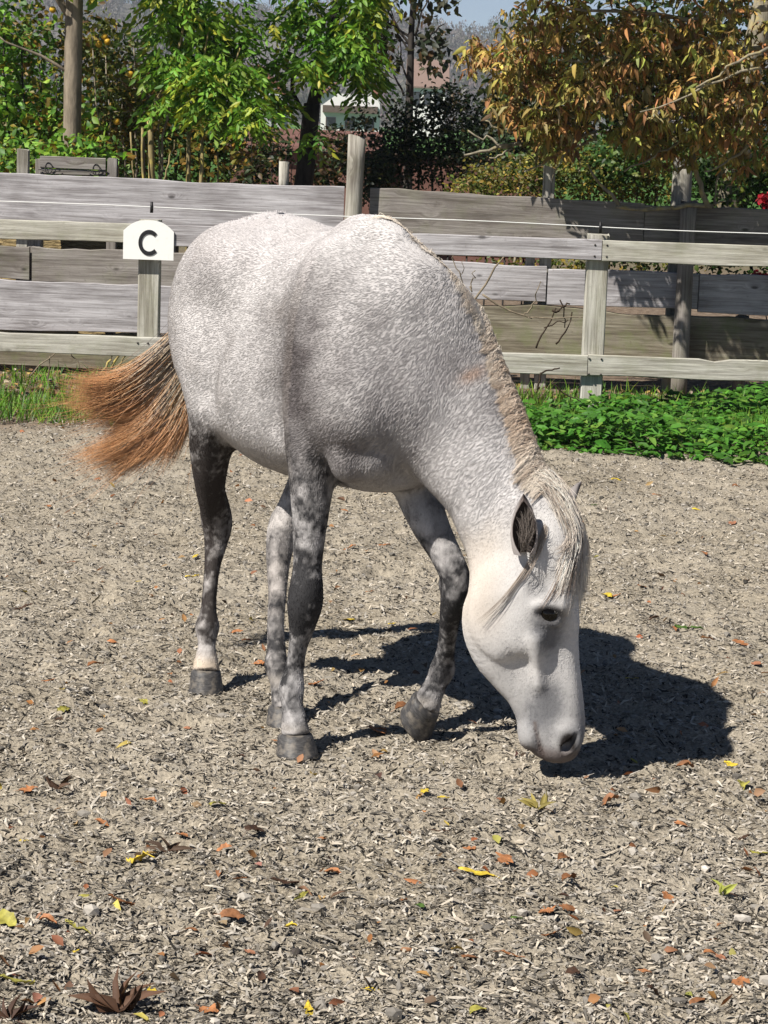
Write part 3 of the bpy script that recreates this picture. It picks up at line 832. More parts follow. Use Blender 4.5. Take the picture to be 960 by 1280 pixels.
# ---- hedge below the chestnut
shrub('autumn_hedge', 'low hedge with small olive and yellow leaves under the chestnut', 'hedge', 720, 16.4,
      [blob(640, 225, 16.4, .34, .3, .20, 1), blob(700, 215, 16.4, .34, .3, .22, 1.2), blob(760, 215, 16.4, .34, .3, .24, 1.2), blob(810, 225, 16.5, .3, .3, .24, 1), blob(700, 290, 16.5, .8, .3, .34, 1.2), blob(740, 340, 16.0, .9, .2, .14, .9), blob(600, 235, 16.6, .25, .3, .15, .6)],
      9000, .030, .019, [(.15, .15, .03), (.26, .23, .04), (.09, .13, .026), (.34, .24, .045), (.07, .10, .02), (.20, .12, .045)], [3, 2, 3, 1.2, 2, 1], [[stem_to(640 + 40 * k, 340, 650 + 38 * k, 200, 16.5, .012, .005, 150 + k) for k in range(5)]], B_PALE, clump=5)
shrub('green_hedge', 'fresh green hedge behind the dark fence post under the chestnut', 'hedge', 900, 16.2,
      [blob(770, 200, 16.2, .22, .3, .18, .8), blob(900, 215, 16.2, .34, .3, .24, 1.3), blob(950, 210, 16.0, .30, .3, .26, 1.2), blob(1010, 200, 16.0, .4, .3, .4, 1.2), blob(880, 300, 16.0, .7, .3, .34, 1.1)],
      7000, .042, .025, [(.035, .08, .018), (.055, .12, .025), (.09, .15, .03), (.15, .17, .03)], [3, 3, 2, .6], [[stem_to(860 + 40 * k, 340, 850 + 42 * k, 190, 16.3, .012, .005, 160 + k) for k in range(4)]], B_DARK, clump=5)
# ---- red flowering bush at the edge
fp = [blob(957, 250, 15.6, .05, .06, .06, 1), blob(946, 348, 15.5, .05, .05, .05, .7), blob(985, 260, 15.6, .14, .1, .14, 2), blob(955, 348, 15.5, .04, .05, .03, .5)]
b = at(985, 300, 15.6)
tree('flowering_bush', 'bush with bright red flowers at the edge behind the fence', 'bush', (b[0], b[1], 0), [[branchy((b[0], b[1], 0), tuple(at(957, 252, 15.6)), .008, .003, 6, .02, 170), branchy((b[0], b[1], 0), tuple(at(948, 345, 15.55)), .006, .003, 6, .02, 171)]], B_DARK,
     [('flowers', simple_crown(420, fp, .035, .028, [(.55, .02, .045), (.42, .015, .03), (.62, .06, .09)], [2, 2, 1], name='flowers')), ('crown', simple_crown(260, [blob(985, 290, 15.7, .2, .1, .25, 1)], .045, .025, DGREEN[:3], [1, 1, 1]))], stem_name='stem')
shrub('bramble_bush', 'sparse dark bramble in front of the red shed', 'bush', 380, 18.6,
      [blob(325, 215, 18.6, .16, .25, .14, .8), blob(395, 222, 18.6, .22, .25, .12, 1), blob(430, 200, 18.6, .12, .2, .16, .8), blob(345, 185, 18.7, .12, .2, .14, .5), blob(415, 170, 18.8, .14, .2, .08, .3)],
      1500, .05, .028, [(.03, .05, .018), (.06, .08, .025), (.12, .07, .035), (.20, .12, .05)], [3, 2, 1.5, 1],
      [[stem_to(320 + 22 * k, 330, 315 + 26 * k, 165 + (k % 3) * 15, 18.6, .008, .003, 240 + k, wig=.04) for k in range(6)]], B_DARK, clump=3)
# ---- farther greenery that closes the view
for nm, lb, px, Y, bl, n_l, lL, pal in (
    ('background_thicket', 'dark thicket filling the gap behind the ash and hazel', 200, 20.5, [blob(60, 130, 20.5, .9, .4, .9, 2), blob(200, 150, 20.5, .7, .4, .55, 1.6), blob(280, 180, 20.3, .45, .4, .45, 1), blob(130, 200, 20.3, .6, .4, .5, 1)], 6500, .075, DGREEN),
    ('background_hedge', 'dense dark hedge far behind the chestnut tree', 800, 19.5, [blob(720, 100, 19.5, .75, .5, .8, 1.6), blob(850, 100, 19.5, .8, .5, .9, 1.8), blob(960, 90, 19.4, .8, .5, 1., 1.4), blob(660, 150, 19.5, .35, .4, .55, .7)], 8000, .085, [(.03, .06, .015), (.06, .075, .02), (.12, .09, .03), (.02, .04, .012)])):
    shrub(nm, lb, 'hedge', px, Y, bl, n_l, lL, lL * .5, pal, [1] * len(pal), [[stem_to(px - 60 + 40 * k, 330, px - 70 + 45 * k, 120, Y, .02, .008, 180 + k) for k in range(4)]], B_DARK, clump=6)

# ------------------------------------------------------------------ ground greenery
def blades(n, xs, ys, hts, name):
    """grass: single bent blades"""
    base = np.c_[xs, ys, lumps(np.c_[xs, ys]) * 0]
    yaw = RS.random(n) * 6.283
    lean = RS.uniform(.1, .8, n)
    d = np.c_[np.cos(yaw) * lean, np.sin(yaw) * lean, np.ones(n)]
    nn_ = np.c_[np.cos(yaw), np.sin(yaw), np.zeros(n)] + RS.normal(0, .2, (n, 3))
    return leaves(name, base, d, nn_, hts, np.full(n, .007) * RS.uniform(.7, 1.4, n), RS.uniform(-.5, .1, n), palette(n, GREEN[:4] + [(.25, .22, .08)], [3, 3, 1.5, 3, .5]), M_LEAF, .1)
NGr = 13000
gxx = RS.uniform(-3.0, 2.6, NGr); gyy = 12.45 + 2.2 * RS.random(NGr) ** 1.3
dens = fbm(np.c_[gxx, gyy, gxx * 0], 2.2, 3, 201) - .08 * (gxx > 1.2)
kp = (dens > .40) & (gyy > 12.35 + .35 * fbm(np.c_[gxx, gxx * 0, gxx * 0], 3., 2, 203))
gxx, gyy = gxx[kp], gyy[kp]
g_o = obj('grass', blades(len(gxx), gxx, gyy, RS.uniform(.06, .19, len(gxx)), 'grass'))
tag(g_o, 'tufts of green grass along the foot of the fence', 'grass', kind='stuff')
NCv = 9500
cx_ = RS.uniform(.62, 3.2, NCv); cy0 = RS.random(NCv)
front = 12.28 - .22 * np.clip((cx_ - .7) / 1.4, 0, 1.4) + .16 * (vnoise(np.c_[cx_, cx_ * 0, cx_ * 0], 3.1, 205) - .5)
back = np.interp(cx_, [.6, 1.1, 1.6, 2.3, 3.2], [13.6, 13.4, 14.0, 14.7, 14.9])
cyv = front + (back - front) * cy0
hgt = .015 + .20 * np.minimum(sstep(0, .12, cy0), 1) * RS.random(NCv) ** .7 * np.clip(.35 + 1.3 * fbm(np.c_[cx_, cyv, cx_ * 0], 2.4, 2, 207) - .25, .15, 1.2)
yaw = RS.random(NCv) * 6.283
cvr = leaves('ground_cover', np.c_[cx_, cyv, hgt], np.c_[np.cos(yaw), np.sin(yaw), RS.uniform(-.35, .35, NCv)], RS.normal(0, .3, (NCv, 3)) + np.array([-.15, -.35, 1]), RS.lognormal(math.log(.05), .32, NCv), RS.lognormal(math.log(.03), .3, NCv), RS.uniform(0, .4, NCv), palette(NCv, [(.07, .20, .025), (.10, .26, .035), (.05, .14, .02), (.16, .29, .045)], [3, 3, 2, 1]), M_LEAF)
tag(obj('ground_cover', cvr), 'lush green leafy ground cover below the right hand rails', 'ground cover', kind='stuff')
# dead leaves on the soil strip between the fences
NLt = 2600
lx = RS.uniform(-3, 3, NLt); ly = RS.uniform(12.9, 15.1, NLt); yaw = RS.random(NLt) * 6.283
lit = leaves('leaf_litter', np.c_[lx, ly, .012 + .02 * RS.random(NLt)], np.c_[np.cos(yaw), np.sin(yaw), RS.uniform(-.1, .35, NLt)], RS.normal(0, .35, (NLt, 3)) + np.array([0, -.2, 1]), RS.uniform(.03, .075, NLt), RS.uniform(.014, .035, NLt), RS.uniform(-.3, .5, NLt), palette(NLt, [(.33, .20, .09), (.24, .14, .07), (.42, .30, .10), (.16, .11, .07), (.40, .34, .26)], [2, 2, 1, 2, 1.5]), M_DRY)
tag(obj('leaf_litter', lit), 'dead brown leaves littering the soil between the two fences', 'leaf litter', kind='stuff')

NSm = 420
vv = RS.random(NSm); ly = 4.2 + 8.2 * vv ** 1.3; lx = (RS.random(NSm) * 2 - 1) * (.19 * ly + .1); yaw = RS.random(NSm) * 6.283
P2 = np.c_[lx, ly]
frag = leaves('leaf_litter', np.c_[P2, press(P2, lumps(P2)) + .006 + .008 * RS.random(NSm)], np.c_[np.cos(yaw), np.sin(yaw), RS.uniform(-.15, .6, NSm)], RS.normal(0, .5, (NSm, 3)) + np.array([0, -.1, 1]), RS.uniform(.014, .042, NSm), RS.uniform(.008, .024, NSm), RS.uniform(-.6, .8, NSm),
              palette(NSm, [(.36, .15, .06), (.26, .11, .05), (.42, .24, .10), (.10, .06, .04), (.46, .37, .10), (.34, .20, .12)], [3, 3, 2, 2.5, 1, 1.5], .25), M_DRY, .5)
tag(obj('leaf_litter', frag), 'small brown and orange leaf fragments strewn over the arena sand', 'leaf litter', kind='stuff')

# ---- dead stems and twigs at the fences
def twig(name, label, paths, mat, cat='twig'):
    p0 = np.array(paths[0][0][0])
    o = empty(name, tuple(p0)); tag(o, label, cat)
    for p, r0, r1 in paths:
        obj('stem', tube_mesh('stem', [(p - p0, r0, r1)], mat, 6), o)
    return o
B_TWIG = bark('grey_twig', (.22, .18, .13)); B_DEAD = bark('dark_dead_stem', (.05, .035, .025))
twig('dry_bramble', 'forked dry bramble stem rising in front of the plank fence', [stem_to(585, 385, 632, 318, 14.0, .008, .005, 210, wig=.008), stem_to(603, 368, 665, 398, 14.0, .007, .005, 211, wig=.01), stem_to(660, 397, 735, 396, 14.0, .005, .003, 212, wig=.008), stem_to(655, 392, 676, 352, 14.0, .005, .003, 213)], B_TWIG, 'stem')
twig('dead_vine', 'curled dead vine with rusty leaves beside the square post', [stem_to(670, 435, 695, 385, 14.3, .006, .004, 214, wig=.015), stem_to(695, 430, 715, 390, 14.3, .006, .004, 215, wig=.015), stem_to(690, 388, 712, 380, 14.25, .007, .005, 216, wig=.03), stem_to(680, 410, 710, 400, 14.3, .004, .003, 217, wig=.02), stem_to(700, 375, 706, 410, 14.3, .005, .003, 218, wig=.02)], B_DEAD, 'vine')
twig('bare_shoot', 'thin bare shoot standing left of the bramble stem', [stem_to(571, 360, 569, 316, 14.6, .004, .003, 219), stem_to(590, 365, 594, 338, 14.6, .005, .003, 220), stem_to(576, 345, 580, 325, 14.6, .003, .002, 221)], B_TWIG, 'twig')
twig('arched_twig', 'dark arched twig lying in the grass below the lower rail', [stem_to(672, 487, 676, 466, 13.3, .007, .006, 222, wig=.004), stem_to(676, 467, 700, 460, 13.3, .006, .004, 223, wig=.006), stem_to(690, 478, 705, 492, 13.3, .006, .004, 224, wig=.004), stem_to(705, 492, 726, 502, 13.25, .005, .003, 225, wig=.004)], B_DEAD, 'twig')
twig('yellow_stems', 'yellow barked stems growing below the lower rail beside the tail', [stem_to(126, 490, 152, 438, 13.9, .010, .007, 226, wig=.01), stem_to(118, 478, 140, 445, 13.9, .009, .006, 227, wig=.012), stem_to(140, 470, 165, 430, 13.9, .007, .004, 228, wig=.01)], B_YELLOW, 'stem')
twig('dry_shoots', 'dry leaning shoots in the grass under the left lower rail', [stem_to(38, 470, 72, 438, 13.8, .005, .003, 229, wig=.01), stem_to(85, 436, 100, 462, 13.8, .004, .003, 230, wig=.012), stem_to(60, 490, 62, 445, 13.8, .005, .003, 231, wig=.01), stem_to(62, 474, 80, 492, 13.7, .009, .005, 232, wig=.01)], B_TWIG, 'stem')

# ------------------------------------------------------------------ fallen leaves on the sand
def leaf_shape(kind, seed):
    r = np.random.default_rng(seed)
    nu = 9
    V, F = [], []
    lob = kind == 'lobed'
    for i in range(nu):
        u_ = i / (nu - 1)
        w = (math.sin(math.pi * min(u_ * .92 + .06, 1)) ** (.8 if kind != 'long' else 1.2)) * {'oval': .25, 'lobed': .36, 'long': .12, 'curled': .25}[kind]
        if lob: w *= .62 + .55 * abs(math.sin(u_ * math.pi * 2.6))
        x = u_ - .5
        cz = {'oval': .10, 'lobed': .16, 'long': .10, 'curled': .22}[kind] * math.sin(u_ * 2.6 + seed)
        for v_ in (-1, -.5, 0, .5, 1):
            V.append((x + .05 * r.normal() * (abs(v_) == 1), v_ * w * (1 + .22 * r.normal()) + .05 * math.sin(u_ * 5 + seed), cz + (.22 if kind != 'curled' else .75) * w * abs(v_) ** 1.6 + .05 * r.normal()))
    for i in range(nu - 1):
        for k in range(4):
            a_ = i * 5 + k
            F.append((a_, a_ + 5, a_ + 6, a_ + 1))
    V = np.array(V); zmin = V[:, 2].min(); V[:, 2] -= zmin + .01
    # stalk
    n0 = len(V)
    st = np.array([(-.5, 0.012, V[2, 2]), (-.5, -.012, V[2, 2]), (-.78, -.012, .03), (-.78, .012, .03)])
    V = np.vstack([V, st]); F.append((n0, n0 + 1, n0 + 2, n0 + 3))
    return V, F
LCOL = {'o': ('orange brown', (.40, .17, .07)), 'b': ('rusty brown', (.26, .115, .05)), 'd': ('dark brown', (.075, .04, .025)), 'y': ('yellow', (.62, .46, .05)), 'g': ('green', (.08, .15, .03)), 'l': ('olive yellow', (.36, .33, .07)), 'r': ('reddish brown', (.33, .15, .085))}
LSH = {'v': ('oval', 'flat'), 'c': ('curled', 'curled'), 'e': ('lobed', 'lobed'), 'n': ('long', 'narrow')}
LMESH, LMAT = {}, {}
for ck, (cn_, cl_) in LCOL.items():
    t = NT(cn_.replace(' ', '_') + '_leaf')
    nz = t.noise(t.coords('Object', None), 4, 4)
    cA = t.ramp(nz, [(.3, tuple(x * .55 for x in cl_)), (.6, cl_), (.8, tuple(min(.8, x * 1.3) for x in cl_))])
    LMAT[ck] = t.bsdf(cA, rough=.6, spec=.3)
for ck in LCOL:
    for sk, (kd_, _) in LSH.items():
        for var in range(2):
            V, F = leaf_shape(kd_, 3 + var * 7 + ord(sk) % 5)
            me = mesh_np('fallen_leaf', V, F, LMAT[ck], True)
            LMESH[ck + sk + str(var)] = me
SPOTS = """35 990 oe 26|185 1005 oc 28|272 1010 lv 24|127 1030 oc 24|227 1050 ov 20|280 1067 oc 22|175 1078 yn 56|300 1110 oe 24|290 1157 bv 34|105 1117 lv 18|150 1132 bn 42|375 1125 ln 40|355 1112 dn 44|10 1155 lc 44|60 1165 oc 26|95 1160 ln 46|240 1165 bv 20|360 1175 yc 24|20 1240 ln 52|95 1200 yv 16|190 1242 yv 24|260 1265 oe 28|385 1270 yn 48|465 1240 yv 22|312 1200 rv 18|318 1050 dc 30|415 1092 oc 28|405 1048 ov 18|530 997 yv 20|554 997 yv 18|765 1005 bc 30|850 1030 ov 22|930 982 lc 30|930 1052 dn 26|950 1072 ln 30|548 1042 dn 30|587 1065 oe 18|630 1082 oe 30|705 1072 bc 26|595 1095 yn 52|710 1110 bc 26|685 1147 oe 30|708 1142 bv 24|835 1122 oe 24|525 1140 gv 20|645 1150 gv 18|690 1177 oe 30|590 1197 bv 32|640 1195 on 36|805 1208 ov 24|888 1200 oc 22|925 1240 ov 40|715 1222 dc 24|815 1253 dc 26|872 1257 bv 28|902 1205 rv 22|598 1278 lc 28|437 690 oe 18|436 773 yv 24|490 780 yn 18|470 920 oe 34|462 745 on 14|395 860 oe 22|325 827 ov 20|297 790 ov 16|310 800 oc 16|245 697 yv 14|240 720 yn 20|760 745 yv 18|802 738 oe 16|860 791 gn 42|925 812 oe 22|945 835 rv 16|912 950 yv 24|855 962 bc 26|770 745 ov 14|740 631 gv 24|715 690 ov 14|700 665 on 16|812 772 dn 26|905 770 bc 16|790 850 yn 18|78 890 lv 26|180 878 lv 20|120 830 bc 24|25 765 dn 36|60 850 on 22|140 800 ov 14|505 890 bc 30|915 655 rv 16|880 700 ov 14|30 1050 yv 14|560 1020 rv 14|505 1130 bn 22|770 1140 rv 16|440 1200 rv 14|345 930 ov 14|235 905 rv 14|300 950 dc 16|590 905 rv 14|625 1000 rv 16|480 690 on 16|430 640 ov 10|540 660 ov 10|60 640 ov 14|150 660 bc 12|90 700 rv 14|820 620 ov 12|920 610 bc 12|870 640 yv 12|770 600 yv 14"""
M_PEB = NT('pale_stone').bsdf((.55, .53, .49), rough=.85)
ROWS = ((1225, 'in the lowest strip of sand'), (1140, 'well below the horse'), (1040, 'some way before the horse'), (960, 'just before the horse'), (860, 'level with the forefeet'), (770, 'level with the eye'), (680, 'level with the knees'), (0, 'far back towards the fence'))
COLS = ((130, 'by the left edge'), (270, 'left of the hind leg'), (420, 'below the forelegs'), (560, 'below the raised forefoot'), (700, 'below the muzzle'), (840, 'right of the muzzle'), (2000, 'by the right edge'))
def where(px, py):
    r_ = next(t_ for lim, t_ in ROWS if py >= lim); c_ = next(t_ for lim, t_ in COLS if px < lim)
    if py < 860: c_ = c_.replace('below', 'behind')
    return r_ + ', ' + c_
used = {}
for k, sp in enumerate(SPOTS.split('|')):
    a_, b_, kd_, szp = sp.split()
    px, py, szp = float(a_), float(b_), float(szp)
    d = camera.matrix_world.to_3x3() @ Vector(((px - 480) / 2900, -(py - 640) / 2900, -1))
    P = Vector((0, 0, 1.72)) + d * (-1.72 / d.z)
    me = LMESH[kd_ + str(k % 2)]
    o = obj('fallen_leaf', me)
    sz_ = szp / 2900 * P.y * .92
    z = float(press(np.array([[P.x, P.y]]), lumps(np.array([[P.x, P.y]])))[0])
    o.location = (P.x, P.y, z + .004)
    o.scale = (sz_, sz_ * RS.uniform(.9, 1.3), sz_ * RS.uniform(.55, 1.05))
    o.rotation_euler = (RS.normal(0, .18), RS.normal(0, .15), RS.normal(0, .6) + (3.14 if RS.random() < .5 else 0))
    size_ = 'tiny ' if szp < 17 else 'small ' if szp < 25 else '' if szp < 36 else 'large '
    tag(o, f'{size_}{LSH[kd_[1]][1]} {LCOL[kd_[0]][0]} leaf {where(px, py)}', 'leaf', 'fallen leaves on the arena sand')
def withered(px, py, size, n, col, label):
    d = camera.matrix_world.to_3x3() @ Vector(((px - 480) / 2900, -(py - 640) / 2900, -1))
    P = Vector((0, 0, 1.72)) + d * (-1.72 / d.z)
    o = empty('withered_leaf', (P.x, P.y, 0)); tag(o, label, 'leaf')
    r = np.random.default_rng(int(px + py))
    for k in range(n):
        a_ = -2.0 + 4.0 * k / max(1, n - 1) + r.normal(0, .2)
        dd = np.array([[math.sin(a_) * 1.0, .45 * math.cos(a_ * 1.7), .55 + .5 * r.random()]])
        me = leaves('leaflet', np.array([[.006 * r.normal(), .006 * r.normal(), .004]]), dd, np.array([[r.normal(), -.6, .5]]), np.array([size * r.uniform(.7, 1.15)]), np.array([size * r.uniform(.22, .34)]), np.array([r.uniform(.2, .8)]), np.array([col]) * r.uniform(.7, 1.35), M_DRY, 1.2)
        obj('leaflet', me, o)
    obj('stalk', tube_mesh('stalk', [([(0, 0, .004), (size * .3, -size * .3, .012), (size * .7, -size * .45, .006)], .0018, .0012)], LMAT['d'], 5), o)
withered(150, 1268, .085, 9, (.10, .05, .03), 'large withered dark brown compound leaf standing up at the bottom left')
withered(12, 1279, .06, 5, (.085, .042, .028), 'withered dark brown compound leaf in the bottom left corner')
withered(75, 988, .05, 5, (.09, .05, .032), 'withered dark brown compound leaf level with the muzzle by the left edge')
withered(675, 1014, .048, 6, (.26, .21, .06), 'spiky olive withered leaf on the sand below the muzzle')
withered(210, 1066, .045, 5, (.10, .06, .04), 'small withered brown compound leaf below the hind leg')
withered(905, 1120, .042, 4, (.36, .38, .08), 'yellow green split leaf on the sand by the right edge')

by_label = {}
for o in [q_ for q_ in bpy.data.objects if q_.name.startswith('fallen_leaf')]:
    by_label.setdefault(o['label'], []).append(o)
for lb, os_ in by_label.items():
    if len(os_) == 2:
        os_.sort(key=lambda q_: q_.location.y)
        os_[0]['label'] = lb + ', nearer one'; os_[1]['label'] = lb + ', farther one'
for k, (px, py, r_) in enumerate(((540, 1196, .022), (370, 1192, .014), (432, 985, .012))):
    d = camera.matrix_world.to_3x3() @ Vector(((px - 480) / 2900, -(py - 640) / 2900, -1))
    P = Vector((0, 0, 1.72)) + d * (-1.72 / d.z)
    bm = bmesh.new(); bmesh.ops.create_icosphere(bm, subdivisions=2, radius=1)
    for v_ in bm.verts: v_.co *= 1 + .18 * RS.normal()* .6
    me = bpy.data.meshes.new('stone'); bm.to_mesh(me); bm.free()
    me.polygons.foreach_set('use_smooth', [True] * len(me.polygons))
    me.materials.append(M_PEB if k != 1 else NT('dark_stone').bsdf((.06, .05, .045), rough=.9))
    o = obj('stone', me, None, (P.x, P.y, r_ * .3), (0, 0, .6 + k)); o.scale = (r_ * 1.2, r_ * .75, r_ * .6)
    tag(o, ('pale oblong stone lying on the sand near the bottom', 'small dark clod on the sand near the bottom', 'small pale stone on the sand in front of the planted forefoot')[k], 'stone')

# ------------------------------------------------------------------ far buildings and hills
def box(name, x0, x1, y0, y1, z0, z1, mat, parent):
    V = [(x, y, z) for x in (x0, x1) for y in (y0, y1) for z in (z0, z1)]
    F = [(0, 1, 3, 2), (4, 6, 7, 5), (0, 4, 5, 1), (2, 3, 7, 6), (0, 2, 6, 4), (1, 5, 7, 3)]
    return obj(name, mesh_np(name, V, F, mat), parent)
def roof(name, x0, x1, y0, y1, z0, z1, mat, parent, along='x', ov=.4, th=.18):
    if along == 'x':
        ym = (y0 + y1) / 2
        pr = [(y0 - ov, z0 - .2), (ym, z1), (y1 + ov, z0 - .2), (y1 + ov, z0 - .2 - th), (ym, z1 - th), (y0 - ov, z0 - .2 - th)]
        V = [(x, y, z) for x in (x0 - ov, x1 + ov) for y, z in pr]
    else:
        xm = (x0 + x1) / 2
        pr = [(x0 - ov, z0 - .2), (xm, z1), (x1 + ov, z0 - .2), (x1 + ov, z0 - .2 - th), (xm, z1 - th), (x0 - ov, z0 - .2 - th)]
        V = [(x, y, z) for y in (y0 - ov, y1 + ov) for x, z in pr]
    F = [tuple(range(6)), tuple(range(11, 5, -1))] + [(k, 6 + k, 6 + (k + 1) % 6, (k + 1) % 6) for k in range(6)]
    return obj(name, mesh_np(name, V, F, mat), parent)
t = NT('red_tiles'); M_TILE = t.bsdf(t.ramp(t.noise(t.coords('Object', (1, 1, 4)), 2, 4), [(.3, (.20, .075, .05)), (.7, (.34, .14, .09))]), rough=.85)
M_PLASTER = NT('white_plaster').bsdf((.74, .73, .70), rough=.9)
M_GWALL = NT('grey_plaster').bsdf((.42, .42, .43), rough=.9)
M_GLASS = NT('dark_glass').bsdf((.03, .035, .04), rough=.1)
M_BALC = NT('dark_timber').bsdf((.10, .07, .05), rough=.8)
t = NT('red_brown_sheet'); M_SHED = t.bsdf(t.ramp(t.noise(t.coords('Object'), 3, 4), [(.3, (.11, .055, .04)), (.7, (.19, .095, .075))]), rough=.7)
hs = empty('white_house', (-4.7, 232, 0)); tag(hs, 'white house with red roof and dark balcony far across the field', 'house')
box('wall', -2.9, 2.9, 0, 7, -.2, 4.1, M_PLASTER, hs); roof('roof', -2.9, 2.9, 0, 7, 4.0, 6.3, M_TILE, hs, 'y')
box('balcony', -2.7, 2.7, -.9, -.003, 2.25, 2.95, M_BALC, hs)
for x in (-1.9, 0, 1.9):
    w_ = box('window', x - .5, x + .5, -.06, .02, .6, 1.8, M_BALC, hs); box('pane', x - .42, x + .42, -.075, -.058, .68, 1.72, M_GLASS, w_)
hs = empty('red_roofed_barn', (-6.6, 121, 0)); tag(hs, 'barn with steep red roof and grey wall between the ash trees', 'barn')
box('wall', -1.9, .65, 0, 6, -.2, 2.9, M_GWALL, hs); roof('roof', -1.9, .65, 0, 6, 2.95, 4.3, M_TILE, hs, 'y', .25)
w_ = box('window', .0, .5, -.05, .02, 1.5, 2.3, M_BALC, hs); box('pane', .06, .44, -.065, -.048, 1.56, 2.24, M_GLASS, w_)
M_TILEB = NT('brown_tiles').bsdf((.20, .135, .11), rough=.9)
hs = empty('far_house', (3.2, 262, 0)); tag(hs, 'pale house with broad brown roof behind the bare tree', 'house')
box('wall', -2.0, 2.0, 0, 8, -.2, 5.6, M_PLASTER, hs); roof('roof', -2.0, 2.0, 0, 8, 5.7, 8.6, M_TILEB, hs, 'x')
for x in (-1.2, .0, 1.2):
    w_ = box('window', x - .4, x + .4, -.06, .02, 3.4, 4.9, M_BALC, hs); box('pane', x - .33, x + .33, -.075, -.058, 3.5, 4.8, M_GLASS, w_)
sh = empty('red_shed', (-1.0, 26, 0)); tag(sh, 'low red brown shed seen past the leaning ash trunk', 'shed')
box('wall', -.85, .72, 0, 2.2, -.1, 1.33, M_SHED, sh)
V, F = [], []
for k in range(9):                                   # a lean-to roof of ribbed sheets
    x0 = -.95 + k * .20; x1 = x0 + .194
    rs_ = [(x0, -.12, 1.35), (x1, -.12, 1.35), (x1, 2.3, 1.55), (x0, 2.3, 1.55), (x0, -.12, 1.375), (x1, -.12, 1.375), (x1, 2.3, 1.575), (x0, 2.3, 1.575)]
    me = mesh_np('roof_sheet', rs_, [(0, 3, 2, 1), (4, 5, 6, 7), (0, 1, 5, 4), (1, 2, 6, 5), (2, 3, 7, 6), (3, 0, 4, 7)], M_SHED)
    obj('roof_sheet', me, sh)
sh2 = empty('brown_trailer', (.1, 27, 0)); tag(sh2, 'rust brown low wall right of the leaning ash trunk', 'wall')
box('panel', -.75, 1.6, 0, .12, -.1, 1.30, M_SHED, sh2); box('cap', -.78, 1.63, -.04, .16, 1.30, 1.34, M_BALC, sh2)

t = NT('wooded_hill')
co = t.coords('Object')
hn = t.noise(co, .035, 6, .7); hn2 = t.noise(co, .006, 4)
hcol = t.ramp(hn, [(.30, (.045, .045, .04)), (.5, (.13, .12, .115)), (.7, (.20, .18, .165))])
hcol = t.mix(t.ramp(hn2, [(.45, (0, 0, 0)), (.62, (.7, .7, .7))]), hcol, (.075, .085, .055))
M_HILL = t.bsdf(hcol, rough=1.0, spec=0, bump=hn, bump_s=1.0, bump_d=6)
hx = np.linspace(-700, 700, 150); hy = np.linspace(420, 1600, 80)
HX, HY = np.meshgrid(hx, hy, indexing='ij')
fl = np.c_[HX.ravel(), HY.ravel()]
ridge = 33 + 16 * np.sin(fl[:, 0] / 60 + .6) * .35 + np.clip(-(fl[:, 0] + 0) * .16, -4, 45) + (fbm(np.c_[fl * .012, fl[:, :1] * 0], 1., 4, 301) - .5) * 18
prof_ = sstep(480, 960, fl[:, 1])
hzz = prof_ * ridge + prof_ * (fbm(np.c_[fl * .03, fl[:, :1] * 0], 1., 3, 303) - .5) * 9 - 1.0
ny = len(hy)
ii, jj = np.meshgrid(np.arange(len(hx) - 1), np.arange(ny - 1), indexing='ij'); a = (ii * ny + jj).ravel()
tag(obj('hills', mesh_np('hills', np.c_[fl, hzz], np.stack([a, a + ny, a + ny + 1, a + 1], 1), M_HILL, True)), 'grey wooded hillside closing the view far behind the trees', kind='structure')
# trees dotted over the hillside
NT2, TPT = 1500, 110
tx = RS.uniform(-130, 110, NT2); ty = RS.uniform(520, 1000, NT2)
def hill_h(x, y):
    f = np.c_[x, y]
    rg = 33 + 16 * np.sin(x / 60 + .6) * .35 + np.clip(-x * .16, -4, 45) + (fbm(np.c_[f * .012, f[:, :1] * 0], 1., 4, 301) - .5) * 18
    pr = sstep(480, 960, y)
    return pr * rg + pr * (fbm(np.c_[f * .03, f[:, :1] * 0], 1., 3, 303) - .5) * 9 - 1.0
tz = hill_h(tx, ty)
sc = RS.uniform(2.0, 4.5, NT2)
u_ = RS.normal(0, 1, (NT2, TPT, 3)); u_ /= np.linalg.norm(u_, axis=2)[..., None]
cen_ = u_ * (RS.random((NT2, TPT, 1)) ** .4) * (sc[:, None] * np.array([.8, .8, 1.25]))[:, None] + np.c_[tx, ty, tz + sc * .9][:, None]
tri_ = RS.normal(0, 1, (NT2, TPT, 3, 3)) * np.array([.32, .32, .55])
TVt = (cen_[:, :, None] + tri_).reshape(-1, 3)
TFt = np.arange(NT2 * TPT * 3).reshape(-1, 3)
tcl = np.repeat(palette(NT2, [(.135, .12, .118), (.115, .105, .103), (.09, .10, .075), (.16, .135, .12)], [3, 3, 2, 1]), TPT * 3, 0)
t = NT('far_trees'); M_FAR = t.bsdf(t.attr('coat'), rough=1, spec=0)
tag(obj('forest', mesh_np('forest', TVt.reshape(-1, 3), TFt, M_FAR, False, {'coat': ('POINT', tcl)})), 'bare grey woods covering the far hillside', 'forest', kind='stuff')
print('setting done', round(time.time() - T_START, 1))

